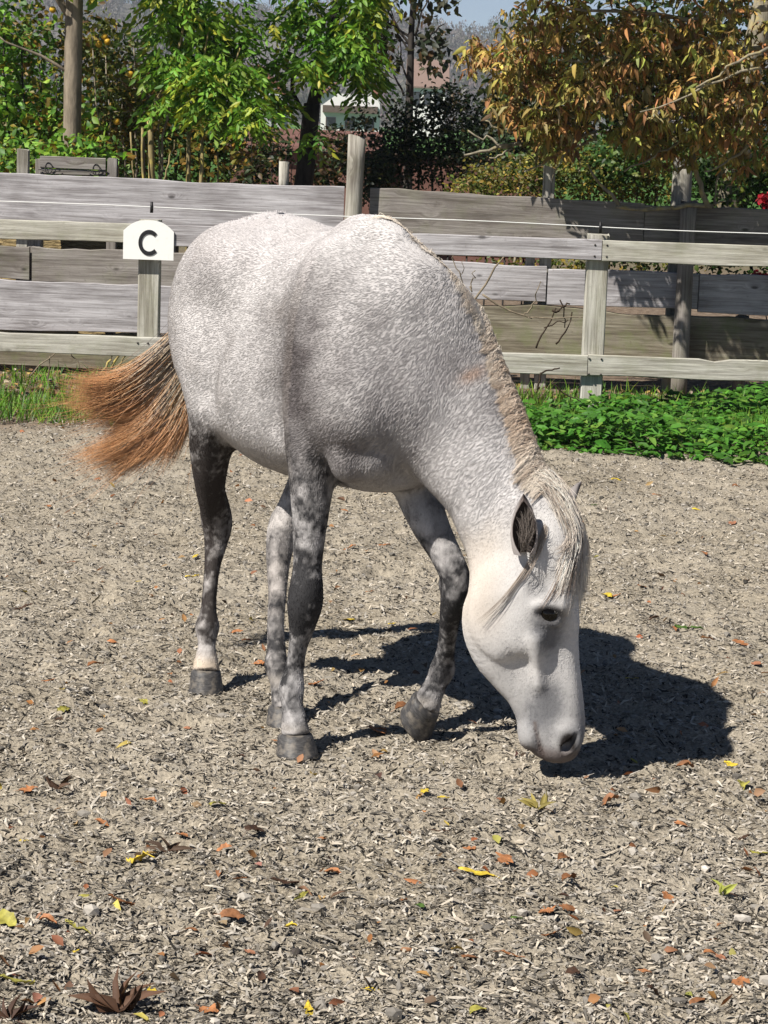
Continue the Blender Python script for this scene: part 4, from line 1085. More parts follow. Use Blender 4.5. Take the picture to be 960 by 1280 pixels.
# ------------------------------------------------------------------ the air
hzm = bpy.data.materials.new('haze'); hzm.use_nodes = True
hzm.node_tree.nodes.clear()
ho = hzm.node_tree.nodes.new('ShaderNodeOutputMaterial'); hv = hzm.node_tree.nodes.new('ShaderNodeVolumePrincipled')
hv.inputs['Color'].default_value = (.80, .86, .95, 1); hv.inputs['Density'].default_value = .00032
hzm.node_tree.links.new(hv.outputs[0], ho.inputs['Volume'])
V = [(x, y, z) for x in (-1720, 1720) for y in (-80, 1760) for z in (-4, 120)]
tag(obj('haze', mesh_np('haze', V, [(0, 1, 3, 2), (4, 6, 7, 5), (0, 4, 5, 1), (2, 3, 7, 6), (0, 2, 6, 4), (1, 5, 7, 3)], hzm)), 'thin bluish haze in the air towards the hills', 'haze', kind='stuff')
# ================================================================== the horse
# Local frame: x forward, y to the horse's left, z up, origin on the ground between the forefeet.
HH = 0.0062                                   # voxel size of the body field
LO = np.array([-1.13, -0.40, 0.02], np.float32)
HI = np.array([0.80, 0.56, 1.52], np.float32)
DIM = np.ceil((HI - LO) / HH).astype(int)
FIELD = np.full(DIM, 1.0, np.float32)
AX = [LO[i] + HH * np.arange(DIM[i], dtype=np.float32) for i in range(3)]

def catmull(ctrl, K):
    c = np.asarray(ctrl, np.float64)
    n = len(c)
    ext = np.vstack([2 * c[0] - c[1], c, 2 * c[-1] - c[-2]])
    t = np.linspace(0, n - 1, K)
    i = np.minimum(t.astype(int), n - 2)
    f = (t - i)[:, None]
    p0, p1, p2, p3 = ext[i], ext[i + 1], ext[i + 2], ext[i + 3]
    return 0.5 * ((2 * p1) + (-p0 + p2) * f + (2 * p0 - 5 * p1 + 4 * p2 - p3) * f ** 2 + (-p0 + 3 * p1 - 3 * p2 + p3) * f ** 3)

def sub(lo, hi):
    a = np.clip(np.floor((np.asarray(lo) - LO) / HH).astype(int), 0, DIM)
    b = np.clip(np.ceil((np.asarray(hi) - LO) / HH).astype(int) + 1, 0, DIM)
    sl = tuple(slice(a[i], b[i]) for i in range(3))
    X, Y, Z = np.meshgrid(AX[0][sl[0]], AX[1][sl[1]], AX[2][sl[2]], indexing='ij')
    return sl, np.stack([X.ravel(), Y.ravel(), Z.ravel()], 1)

def blend(sl, d, k, op):
    a = FIELD[sl]
    d = d.reshape(a.shape)
    if op == 'add':
        h = np.maximum(k - np.abs(a - d), 0) / k
        FIELD[sl] = np.minimum(a, d) - h * h * k * 0.25
    else:
        d = -d
        h = np.maximum(k - np.abs(a - d), 0) / k
        FIELD[sl] = np.maximum(a, d) + h * h * k * 0.25

def loft(rows, k=0.04, K=48, p=2.0, egg=0.0, op='add', soft=0.0):
    """rows: x y z | up x y z | a_up a_dn b : a tube of changing oval section swept along a smooth path"""
    S = catmull(rows, K)
    P, U, A1, A2, B = S[:, :3], S[:, 3:6], S[:, 6], S[:, 7], S[:, 8]
    A1, A2, B = np.maximum(A1, .004), np.maximum(A2, .004), np.maximum(B, .004)
    T = np.gradient(P, axis=0)
    ds = np.linalg.norm(T, axis=1)
    T /= ds[:, None]
    U = U - (U * T).sum(1)[:, None] * T
    U /= np.linalg.norm(U, axis=1)[:, None]
    V = np.cross(T, U)
    P, T, U, V, A1, A2, B, ds = [q.astype(np.float32) for q in (P, T, U, V, A1, A2, B, ds)]
    r = np.maximum(np.maximum(A1, A2), B)[:, None] + k + 0.01
    sl, G = sub((P - r).min(0), (P + r).max(0))
    out = np.full(len(G), 1.0, np.float32)
    pn = (P ** 2).sum(1)
    R2 = (r[:, 0] ** 2).astype(np.float32)
    for c in range(0, len(G), 200000):
        g = G[c:c + 200000]
        d2 = pn[None] - 2 * g @ P.T + (g ** 2).sum(1)[:, None]
        keep = np.nonzero((d2 < R2[None]).any(1))[0]
        if not len(keep): continue
        g = g[keep]; d2 = d2[keep]
        if soft:                                  # blend the path parameter: no creases on the inside of a bend
            wt = np.exp((d2.min(1)[:, None] - d2) / soft ** 2)
            tt = (wt * np.arange(K, dtype=np.float32)).sum(1) / wt.sum(1)
            i = np.minimum(tt.astype(int), K - 2); j = i + 1; f = (tt - i).astype(np.float32)
            over = np.maximum(((g - P[-1]) * T[-1]).sum(1), -((g - P[0]) * T[0]).sum(1))
        else:
            i = np.argmin(d2, axis=1)
            s = ((g - P[i]) * T[i]).sum(1)
            j = np.where(s >= 0, np.minimum(i + 1, K - 1), np.maximum(i - 1, 0))
            f = np.clip(np.abs(s) / ds[i], 0, 1) * (j != i)
            over = np.where(j == i, np.abs(s), 0)
        f_ = f[:, None]
        w = g - (P[i] * (1 - f_) + P[j] * f_)
        u = (w * (U[i] * (1 - f_) + U[j] * f_)).sum(1)
        v = (w * (V[i] * (1 - f_) + V[j] * f_)).sum(1)
        a1 = A1[i] * (1 - f) + A1[j] * f
        a2 = A2[i] * (1 - f) + A2[j] * f
        b = B[i] * (1 - f) + B[j] * f
        a = np.where(u > 0, a1, a2)
        if egg:
            b = b * (1 - egg * np.clip(u / a, -1, 1))
        ln = np.sqrt(u * u + v * v) + 1e-6
        rr = ((np.abs(u) / a) ** np.float32(p) + (np.abs(v) / b) ** np.float32(p)) ** np.float32(1 / p) + 1e-6
        d = ln * (1 - 1 / rr)
        d = np.where(over > 0, np.sqrt(np.maximum(d, 0) ** 2 + over ** 2), d)
        out[c + keep] = d
    blend(sl, out, k, op)

def ell(c, rad, rot=None, k=0.05, op='add'):
    c = np.asarray(c, float); rad = np.asarray(rad, float)
    M = np.eye(3) if rot is None else np.array(rot)
    r = rad.max() + k + 0.01
    sl, G = sub(c - r, c + r)
    q = (G - c) @ M
    k0 = np.sqrt(((q / rad) ** 2).sum(1)) + 1e-6
    k1 = np.sqrt(((q / rad ** 2) ** 2).sum(1)) + 1e-6
    blend(sl, (k0 * (k0 - 1) / k1).astype(np.float32), k, op)

def caps(a, b, ra, rb, k=0.03, op='add'):
    a = np.asarray(a, float); b = np.asarray(b, float)
    r = max(ra, rb) + k + 0.01
    sl, G = sub(np.minimum(a, b) - r, np.maximum(a, b) + r)
    ba = b - a
    h = np.clip((G - a) @ ba / (ba @ ba), 0, 1)
    d = np.linalg.norm(G - a - h[:, None] * ba, axis=1) - (ra + (rb - ra) * h)
    blend(sl, d.astype(np.float32), k, op)

def frame(xdir, zhint=(0, 0, 1)):
    x = np.asarray(xdir, float); x /= np.linalg.norm(x)
    y = np.cross(zhint, x); y /= np.linalg.norm(y)
    return np.stack([x, y, np.cross(x, y)], 1)

# --- trunk: x, top, bottom, half width
TR = [(.285, 1.02, .90, .05), (.25, 1.11, .845, .13), (.16, 1.25, .775, .185), (.04, 1.40, .745, .20), (-.10, 1.435, .725, .226),
      (-.22, 1.415, .705, .250), (-.34, 1.395, .695, .265), (-.46, 1.405, .70, .272), (-.57, 1.44, .735, .268),
      (-.67, 1.462, .80, .258), (-.77, 1.445, .89, .245), (-.87, 1.39, .96, .215), (-.95, 1.31, 1.02, .16), (-1.0, 1.22, 1.08, .09)]
rows = []
for x, zt, zb, b in TR:
    zc = zb + (zt - zb) * .46
    rows.append((x, 0, zc, 0, 0, 1, zt - zc, zc - zb, b))
loft(rows, k=.02, K=70, p=2.05, egg=.20)

# --- neck: crest and throat lines in the local frame
NK = [((-.17, -.03, 1.39), (.0, -.03, 1.0), .12), ((-.01, .0, 1.385), (.19, .0, .90), .145), ((.105, .050, 1.315), (.250, .018, .83), .120),
      ((.225, .155, 1.165), (.270, .058, .79), .100), ((.325, .235, 1.000), (.330, .102, .695), .090), ((.400, .280, .855), (.368, .130, .625), .084),
      ((.450, .302, .765), (.395, .150, .545), .076), ((.47, .275, .66), (.43, .17, .48), .055), ((.48, .25, .58), (.46, .2, .45), .03)]
rows = []
for c, t, b in NK:
    c = np.array(c); t = np.array(t)
    m = (c + t) / 2
    up = (c - t); a = np.linalg.norm(up) / 2
    rows.append((*m, *(up / (2 * a)), a, a, b))
NECK_ROWS = rows
loft(rows, k=.075, K=60, p=2.1, egg=.28, soft=.10)

def smooth_field(lo, hi, r, passes):
    a = np.clip(((np.asarray(lo) - LO) / HH).astype(int), 0, DIM); b = np.clip(((np.asarray(hi) - LO) / HH).astype(int), 0, DIM)
    sl = tuple(slice(a[i], b[i]) for i in range(3))
    src = np.clip(FIELD[sl], -.2, .2)
    D = src.copy()
    for _ in range(passes):
        for ax in range(3):
            pad = [(0, 0)] * 3; pad[ax] = (r + 1, r)
            c = np.cumsum(np.pad(D, pad, mode='edge'), axis=ax, dtype=np.float64)
            n = D.shape[ax]
            D = ((np.take(c, range(2 * r + 1, n + 2 * r + 1), ax) - np.take(c, range(0, n), ax)) / (2 * r + 1)).astype(np.float32)
    w = np.ones(D.shape, np.float32)
    for ax in range(3):
        n = D.shape[ax]; m = 14
        e = np.clip(np.minimum(np.arange(n), n - 1 - np.arange(n)) / m, 0, 1).astype(np.float32)
        sh = [1, 1, 1]; sh[ax] = n
        w = w * e.reshape(sh)
    near = np.abs(src) < .15
    FIELD[sl] = np.where(near, FIELD[sl] * (1 - w) + D * w, FIELD[sl])
smooth_field((-.3, -.38, .75), (.48, .45, 1.5), 5, 3)

# --- quarters
for sy, dx in ((-1, 0), (1, 0.03)):
    ell((-.72 + dx, sy * .15, 1.15), (.20, .12, .24), frame((1, 0, .35)), k=.10)       # croup and thigh
    ell((-.86 + dx, sy * .13, 1.06), (.11, .105, .24), k=.10)                          # buttock
    ell((-.63 + dx, sy * .185, .99), (.13, .095, .20), frame((.5, 0, 1)), k=.09)       # thigh
    ell((-.57 + dx, sy * .17, 1.29), (.10, .07, .07), k=.12)                           # point of hip
# --- shoulders and breast
for sy in (-1, 1):
    ell((.05, sy * .120, 1.12), (.12, .085, .27), frame((1, 0, .40)), k=.14)
    ell((.16, sy * .125, .985), (.105, .085, .12), k=.07)                              # point of shoulder
    ell((-.03, sy * .165, .93), (.13, .065, .13), frame((1, 0, .3)), k=.06)           # triceps
    ell((.13, sy * .07, .86), (.10, .075, .095), k=.05)                                # pectorals
ell((.02, 0, .775), (.16, .12, .055), k=.06)
for sy in (-1, 1):
    caps((-.125, sy * .262, .96), (-.115, sy * .250, .88), .022, .026, k=.09, op='cut')      # behind the elbow
    caps((-.47, sy * .325, 1.14), (-.52, sy * .315, .93), .04, .04, k=.09, op='cut')         # flank
ell((-.04, 0, 1.405), (.17, .045, .05), k=.07)                                          # withers

# --- legs: x y z, half depth front/back, half width
def leg(pts, k, fwd=(1, 0, 0)):
    rows = [(x, y, z, *fwd, af - .002, ab - .002, b - .0025) for x, y, z, af, ab, b in pts]
    loft(rows, k=k, K=60, p=2.1)
RFL = [(.0, -.160, .93, .085, .10, .07), (.0, -.168, .83, .075, .095, .068), (.005, -.172, .73, .062, .078, .058), (.012, -.178, .62, .052, .058, .046),
       (.018, -.184, .52, .044, .046, .040), (.026, -.190, .455, .050, .046, .048), (.026, -.193, .405, .047, .046, .050), (.018, -.195, .345, .034, .042, .037),
       (.008, -.200, .29, .026, .036, .0265), (.0, -.205, .225, .026, .036, .0265), (.002, -.213, .175, .034, .044, .0365), (.020, -.218, .13, .031, .034, .031),
       (.040, -.220, .09, .036, .040, .036), (.05, -.219, .055, .04, .044, .042)]
leg(RFL, .035)
LFL = [(.03, .120, .92, .085, .09, .065), (.045, .110, .82, .072, .088, .066), (.075, .108, .74, .062, .075, .062), (.135, .122, .645, .052, .058, .053),
       (.178, .152, .565, .043, .045, .044), (.198, .176, .50, .045, .045, .042), (.19, .182, .44, .042, .042, .041), (.15, .192, .375, .030, .036, .030),
       (.11, .208, .31, .025, .033, .0245), (.072, .222, .245, .027, .035, .027), (.055, .224, .205, .034, .042, .0375), (.052, .206, .165, .031, .034, .033),
       (.055, .184, .125, .036, .038, .039), (.058, .174, .095, .036, .038, .041)]
leg(LFL, .035, (1, 0, .25))
RHL = [(-.62, -.19, .98, .11, .12, .085), (-.63, -.20, .86, .095, .115, .078), (-.66, -.203, .755, .07, .09, .064), (-.685, -.196, .68, .055, .075, .053),
       (-.72, -.178, .61, .044, .062, .044), (-.762, -.146, .545, .043, .057, .046), (-.785, -.128, .49, .044, .053, .047), (-.785, -.132, .43, .036, .042, .036),
       (-.768, -.148, .365, .028, .034, .025), (-.748, -.162, .295, .026, .034, .0225), (-.73, -.173, .235, .028, .036, .025), (-.718, -.180, .19, .037, .044, .0385),
       (-.70, -.188, .14, .028, .031, .0275), (-.68, -.197, .10, .036, .038, .036), (-.665, -.203, .065, .042, .044, .044)]
leg(RHL, .05)
LHL = [(-.58, .15, 1.0, .11, .12, .085), (-.555, .135, .88, .095, .11, .078), (-.53, .09, .76, .068, .085, .062), (-.51, .045, .67, .053, .066, .052),
       (-.505, .0, .59, .043, .056, .044), (-.51, -.025, .53, .042, .056, .042), (-.505, -.04, .47, .042, .050, .042), (-.48, -.055, .41, .035, .041, .034),
       (-.44, -.072, .33, .027, .034, .027), (-.40, -.092, .26, .026, .034, .026), (-.36, -.105, .195, .028, .036, .028), (-.335, -.115, .155, .035, .042, .035),
       (-.30, -.118, .11, .030, .033, .029), (-.27, -.12, .075, .036, .038, .036), (-.255, -.12, .045, .040, .042, .041)]
leg(LHL, .05)
# joints: points of the hocks, accessory carpal bones, ergots
ell((-.835, -.140, .525), (.028, .022, .055), k=.03)
ell((-.555, -.03, .505), (.028, .022, .055), k=.03)
ell((-.02, -.192, .43), (.025, .026, .03), k=.025)
ell((.15, .18, .475), (.025, .026, .03), k=.025)
for sy in (-1, 1):
    ell((.165, sy * .085, .815), (.075, .062, .05), frame((1, 0, .3)), k=.03)
    ell((.155, sy * .145, .83), (.05, .04, .06), k=.03)

# --- head: s = way down the face, n = towards the brow, q = towards the right cheek
POLL = np.array([.470, .298, .770])
PHI = R(58)
HN = np.array([math.cos(PHI), math.sin(PHI), 0.0])
HQ = np.array([math.sin(PHI), -math.cos(PHI), 0.0])
HA = np.array([0, 0, -1.0])
def hp(s, n, q=0.0):
    return POLL + HA * s + HN * n + HQ * q
HB = np.stack([HA, HN, HQ], 1)                 # columns: down the face, brow, cheek
HD = [(-.03, .0, -.10, .045), (.02, .04, -.145, .072), (.08, .066, -.165, .088), (.15, .080, -.175, .094), (.22, .089, -.185, .098),
      (.29, .095, -.200, .098), (.345, .099, -.212, .091), (.40, .103, -.190, .081), (.46, .108, -.142, .070), (.52, .114, -.093, .061),
      (.58, .122, -.062, .057), (.63, .127, -.050, .058), (.67, .117, -.046, .057), (.697, .092, -.034, .049), (.714, .055, .0, .031)]
rows = []
for s, nf, nb, b in HD:
    nc = nb + (nf - nb) * .58
    rows.append((*hp(s, nc), *HN, nf - nc, nc - nb, b))
loft(rows, k=.05, K=70, p=2.35, egg=-.04)
for sq in (1, -1):
    ell(hp(.268, .045, sq * .083), (.034, .03, .022), HB, k=.03)                       # brow
    ell(hp(.315, -.090, sq * .068), (.11, .095, .026), HB, k=.05)                     # cheek
    caps(hp(.375, -.01, sq * .086), hp(.50, .0, sq * .060), .012, .008, k=.035)         # facial crest
    ell(hp(.13, .01, sq * .065), (.06, .05, .025), HB, k=.04)
    ell(hp(.235, -.005, sq * .122), (.035, .028, .026), HB, k=.03, op='cut')           # hollow above the eye
    ell(hp(.52, -.055, sq * .087), (.08, .03, .025), HB, k=.05, op='cut')              # hollow of the cheek
    ell(hp(.47, .06, sq * .090), (.10, .03, .022), HB, k=.05, op='cut')
    ell(hp(.302, .020, sq * .108), (.023, .034, .018), HB, k=.010, op='cut')           # eye socket
    caps(hp(.281, -.018, sq * .093), hp(.282, .050, sq * .092), .010, .011, k=.012)      # upper lid
    caps(hp(.321, -.006, sq * .089), hp(.327, .040, sq * .088), .008, .008, k=.014)     # lower lid
    ell(hp(.648, .086, sq * .047), (.038, .032, .022), HB, k=.025)                      # nostril wing
    caps(hp(.632, .108, sq * .064), hp(.668, .080, sq * .058), .008, .014, k=.006, op='cut')
    ell(hp(.650, -.016, sq * .025), (.038, .032, .032), HB, k=.025)                     # chin
ell(hp(.690, .045, 0), (.022, .058, .045), HB, k=.02)
for sq in (1, -1):
    caps(hp(.612, -.004, sq * .066), hp(.71, .020, sq * .050), .0085, .009, k=.010, op='cut')   # mouth

# --- surface nets
def surface_nets(D):
    ins = D < 0
    nx, ny, nz = D.shape
    cnt = np.zeros((nx - 1, ny - 1, nz - 1), np.int8)
    for dx in (0, 1):
        for dy in (0, 1):
            for dz in (0, 1):
                cnt += ins[dx:nx - 1 + dx, dy:ny - 1 + dy, dz:nz - 1 + dz]
    act = np.argwhere((cnt > 0) & (cnt < 8))
    cid = np.full(cnt.shape, -1, np.int32)
    cid[act[:, 0], act[:, 1], act[:, 2]] = np.arange(len(act))
    acc = np.zeros((len(act), 3)); num = np.zeros(len(act))
    corners = [(a, b, c) for a in (0, 1) for b in (0, 1) for c in (0, 1)]
    for a in corners:
        for ax in range(3):
            if a[ax]: continue
            b = list(a); b[ax] = 1
            va = D[act[:, 0] + a[0], act[:, 1] + a[1], act[:, 2] + a[2]]
            vb = D[act[:, 0] + b[0], act[:, 1] + b[1], act[:, 2] + b[2]]
            m = (va < 0) != (vb < 0)
            t = np.where(m, va / np.where(m, va - vb, 1), 0)
            p = np.zeros((len(act), 3)) + np.array(a)
            p[:, ax] += t
            acc += p * m[:, None]; num += m
    V = LO + HH * (act + acc / num[:, None])
    F = []
    for ax in range(3):
        s0 = [slice(None)] * 3; s1 = [slice(None)] * 3
        s0[ax] = slice(0, -1); s1[ax] = slice(1, None)
        a, b = ins[tuple(s0)], ins[tuple(s1)]
        e = np.argwhere(a != b)
        o1, o2 = [(1, 2), (2, 0), (0, 1)][ax]
        ok = (e[:, o1] > 0) & (e[:, o2] > 0) & (e[:, o1] < D.shape[o1] - 1) & (e[:, o2] < D.shape[o2] - 1)
        e = e[ok]
        q = []
        for d1, d2 in ((-1, -1), (0, -1), (0, 0), (-1, 0)):
            c = e.copy(); c[:, o1] += d1; c[:, o2] += d2
            q.append(cid[c[:, 0], c[:, 1], c[:, 2]])
        q = np.stack(q, 1)
        flip = ~a[e[:, 0], e[:, 1], e[:, 2]]
        q[flip] = q[flip][:, ::-1]
        F.append(q)
    return V.astype(np.float32), np.concatenate(F)

BV, BF = surface_nets(FIELD)
def grad_at(P):
    """outward direction of the body surface"""
    q = np.clip((P - LO) / HH, 1, DIM - 2.001)
    i = q.astype(int)
    g = np.stack([FIELD[np.minimum(i[:, 0] + 1, DIM[0] - 1), i[:, 1], i[:, 2]] - FIELD[i[:, 0] - 1, i[:, 1], i[:, 2]],
                  FIELD[i[:, 0], np.minimum(i[:, 1] + 1, DIM[1] - 1), i[:, 2]] - FIELD[i[:, 0], i[:, 1] - 1, i[:, 2]],
                  FIELD[i[:, 0], i[:, 1], np.minimum(i[:, 2] + 1, DIM[2] - 1)] - FIELD[i[:, 0], i[:, 1], i[:, 2] - 1]], 1)
    return g / (np.linalg.norm(g, axis=1)[:, None] + 1e-9)
# ------------------------------------------------------------------ coat colours
rng = np.random.default_rng(11)
def poly_dist(P, pts):
    best = np.full(len(P), 9.0, np.float32)
    c = catmull(np.array(pts)[:, :3], 40).astype(np.float32)
    for q in c:
        best = np.minimum(best, ((P - q) ** 2).sum(1))
    return np.sqrt(best)

LEGS = {'RF': RFL, 'LF': LFL, 'RH': RHL, 'LH': LHL}
DARK = {'RF': ([.0, .06, .09, .13, .18, .22, .30, .36, .42, .48, .55, .65, .75, .85, .95], [.35, .30, .68, .85, .55, .92, .95, 1.0, 1.25, 1.05, .85, .70, .58, .48, .25]),
        'LF': ([.0, .08, .15, .22, .30, .40, .46, .52, .60, .68, .76, .85, .95], [.65, .65, .82, .98, .92, 1.0, 1.1, .80, .34, .02, .15, .35, .10]),  # the rise at the forearm's top is shade put into the coat
        'RH': ([.0, .06, .085, .12, .15, .19, .24, .30, .42, .55, .68, .76, .82, .90], [.8, .7, .05, .15, .55, .68, 1.0, 1.05, 1.0, 1.05, 1.15, 1.05, .45, .0]),
        'LH': ([.0, .08, .14, .20, .28, .36, .46, .56, .66, .80, .95], [.70, .80, 1.05, .78, .60, .50, .42, .35, .35, .3, .1])}
def coat(P, fine=True):
    P = np.asarray(P, np.float32)
    n = len(P)
    rel = P - POLL.astype(np.float32)
    s, nn, q = rel @ HA.astype(np.float32), rel @ HN.astype(np.float32), rel @ HQ.astype(np.float32)
    n1 = fbm(P, 5.0, 3, 1); n2 = fbm(P, 22.0, 3, 2); n3 = vnoise(P, 150.0, 3)
    light = np.array([.535, .512, .505], np.float32)
    col = np.repeat(light[None], n, 0)
    grey = np.array([.115, .102, .103], np.float32)
    # how grey the hair is, by region
    g = np.full(n, .13, np.float32)
    sh = np.exp(-(((P[:, 0] - .07) / .20) ** 2 + ((P[:, 2] - .99) / .20) ** 2))               # shoulder
    g += .64 * sh
    g += .30 * np.exp(-(((P[:, 0] + .10) / .22) ** 2 + ((P[:, 2] - 1.16) / .18) ** 2))
    g += .22 * sstep(.22, .27, np.abs(P[:, 1])) * (P[:, 0] < -.5) * sstep(1.1, 1.25, P[:, 2])
    neckm = sstep(.10, .25, P[:, 0]) * sstep(.62, .75, P[:, 2])
    g += neckm * .17
    rump = sstep(-.35, -.55, P[:, 0]) * sstep(.85, 1.0, P[:, 2])
    g += ((n1 - .5) * .95 + (n2 - .5) * .38) * (1 - .45 * rump)
    if fine:
        g += (n3 - .5) * .16 * (1 - .4 * rump)
    sj = s + .22 * (n1 - .5) + .12 * (n2 - .5) + .45 * np.minimum(nn + .12, .12) - .03
    fx = sstep(.22, .40, P[:, 0]) * sstep(.92, .80, P[:, 2])
    head = sstep(-.06, .20, sj) * fx
    jaw = sstep(-.08, .20, sj) * fx
    g = g * (1 - .85 * np.maximum(head, jaw * .8))
    g = np.clip(g, 0, 1)
    col = col * (1 - g[:, None]) + grey * g[:, None]
    # warm belly, flank and lower jaw
    warm = .5 * sstep(.86, .72, P[:, 2]) * (P[:, 0] < -.08) + .25 * sstep(.55, .7, n1) * (P[:, 0] < 0)
    warm = np.clip(warm, 0, 1)[:, None]
    col = col * (1 - warm * .55) + np.array([.46, .40, .35], np.float32) * warm * .5
    pink = np.clip(sstep(1.2, 1.38, P[:, 2]) * (P[:, 0] < .0), 0, 1)[:, None]
    col = col * (1 - pink * .6) + np.array([.515, .485, .485], np.float32) * pink * .6
    hw = np.clip(head, 0, 1)[:, None]
    col = col * (1 - hw) + (np.array([.62, .60, .585], np.float32) - .06 * (n3[:, None] - .5) - .08 * (n2[:, None] - .5)) * hw
    nosew = (np.clip(sstep(.46, .64, s) * (P[:, 0] > .3) * (.35 + .65 * n2), 0, .75) * (P[:, 2] < .4))[:, None]
    col = col * (1 - nosew) + np.array([.21, .205, .207], np.float32) * nosew
    thr = np.clip(jaw * sstep(-.06, -.16, nn) * sstep(.45, .30, s), 0, 1)[:, None]
    col = col * (1 - thr * .7) + np.array([.55, .475, .40], np.float32) * thr * .7
    # grey skin about eye, nose and muzzle
    for cs, cn, rs, rn, amt in ((.335, .012, .035, .035, .55), (.365, .02, .05, .03, .45), (.30, .03, .03, .03, .35), (.555, .025, .055, .045, .50), (.59, -.005, .04, .03, .45),
                                (.64, .105, .03, .02, .45), (.24, -.0, .03, .03, .2)):
        w = 3.0 * amt * np.exp(-(((s - cs) / rs) ** 2 + ((nn - cn) / rn) ** 2)) * (np.abs(q) > .02) * (P[:, 0] > .3)
        w = np.clip(w * (.55 + .9 * n2) * (.7 + .6 * n3), 0, .95)[:, None]
        col = col * (1 - w) + np.array([.17, .17, .178], np.float32) * w
    rim = np.clip(1.5 * np.exp(-(((s - .302) / .022) ** 2 + ((nn - .02) / .034) ** 2)) * (np.abs(q) > .06), 0, .9)[:, None]
    col = col * (1 - rim) + np.array([.06, .055, .055], np.float32) * rim
    lips = np.clip(sstep(.655, .69, s) * (P[:, 0] > .3) * .85 + (s > .603) * np.exp(-(((nn + .004) - (s - .612) * .245) / .006) ** 2) * (np.abs(q) > .025) * (P[:, 0] > .3) * .85, 0, 1)[:, None]
    col = col * (1 - lips) + np.array([.12, .095, .088], np.float32) * lips
    nos = np.exp(-(((s - .652) / .022) ** 2 + ((nn - .086) / .018) ** 2 + ((np.abs(q) - .066) / .014) ** 2))[:, None]
    nos = np.clip(nos * 3.0, 0, 1)
    col = col * (1 - nos) + np.array([.014, .011, .010], np.float32) * nos
    speck = (vnoise(P, 230., 9) > .84) * head * sstep(.25, .5, s) * .5
    col = col * (1 - .45 * speck[:, None])
    # rust-coloured mark below the mane
    d = np.exp(-(((P[:, 0] - .285) / .06) ** 2 + ((P[:, 1] - .135) / .034) ** 2 + ((P[:, 2] - 1.07 - .35 * (P[:, 1] - .135)) / .017) ** 2)) * (.45 + .9 * n2)
    d = np.clip(d, 0, .8)[:, None]
    col = col * (1 - d) + np.array([.46, .24, .11], np.float32) * d
    # dark points, plus shade put in at the top of the left forearm
    dist = {k: poly_dist(P, v) for k, v in LEGS.items()}
    own = np.argmin(np.stack([dist[k] for k in LEGS]), 0)
    for li, k in enumerate(LEGS):
        zz, dv = DARK[k]
        amt = np.interp(P[:, 2] + .03 * (n2 - .5), zz, dv)
        near = sstep(.135, .08, dist[k]) if k in ('RF', 'LF') else sstep(.15, .09, dist[k])
        mott = np.clip(amt + (n2 - .5) * 1.15 + (n3 - .5) * .55 + (fbm(P, 50., 2, 5) - .5) * .95, 0, 1.0)
        w = (mott * near * (own == li) * sstep(.98, .80, P[:, 2]))[:, None]
        dk = np.array([.034, .033, .035], np.float32)
        if k == 'RH': dk = np.array([.038, .032, .030], np.float32)
        col = col * (1 - w) + dk * w
        if k == 'RH':
            c = (np.exp(-((P[:, 2] - .09) / .022) ** 2) * near * (own == li))[:, None]
            col = col * (1 - c * .8) + np.array([.55, .45, .34], np.float32) * c * .8
        else:
            c = (np.exp(-((P[:, 2] - (.075 if k == 'RF' else .12)) / .014) ** 2) * near * (own == li))[:, None]
            col = col * (1 - c * .5) + np.array([.42, .38, .34], np.float32) * c * .5
    return np.clip(col, .01, .9)

def sdf_at(P):
    qq = np.clip((P - LO) / HH, 0, DIM - 1.001)
    i = qq.astype(int); f = qq - i
    out = 0
    for dx in (0, 1):
        for dy in (0, 1):
            for dz in (0, 1):
                w = (f[:, 0] if dx else 1 - f[:, 0]) * (f[:, 1] if dy else 1 - f[:, 1]) * (f[:, 2] if dz else 1 - f[:, 2])
                out = out + w * FIELD[np.minimum(i[:, 0] + dx, DIM[0] - 1), np.minimum(i[:, 1] + dy, DIM[1] - 1), np.minimum(i[:, 2] + dz, DIM[2] - 1)]
    inside = ((P > LO) & (P < HI)).all(1)
    return np.where(inside, out, 1.0)

def push_out(pts, gap, skip_root=True):
    n, m, _ = pts.shape
    flat = pts.reshape(-1, 3)
    for _ in range(2):
        d = sdf_at(flat)
        bad = np.nonzero(d < gap)[0]
        if len(bad):
            flat[bad] += grad_at(flat[bad].astype(np.float32)) * (gap - d[bad])[:, None]
    return flat.reshape(n, m, 3)

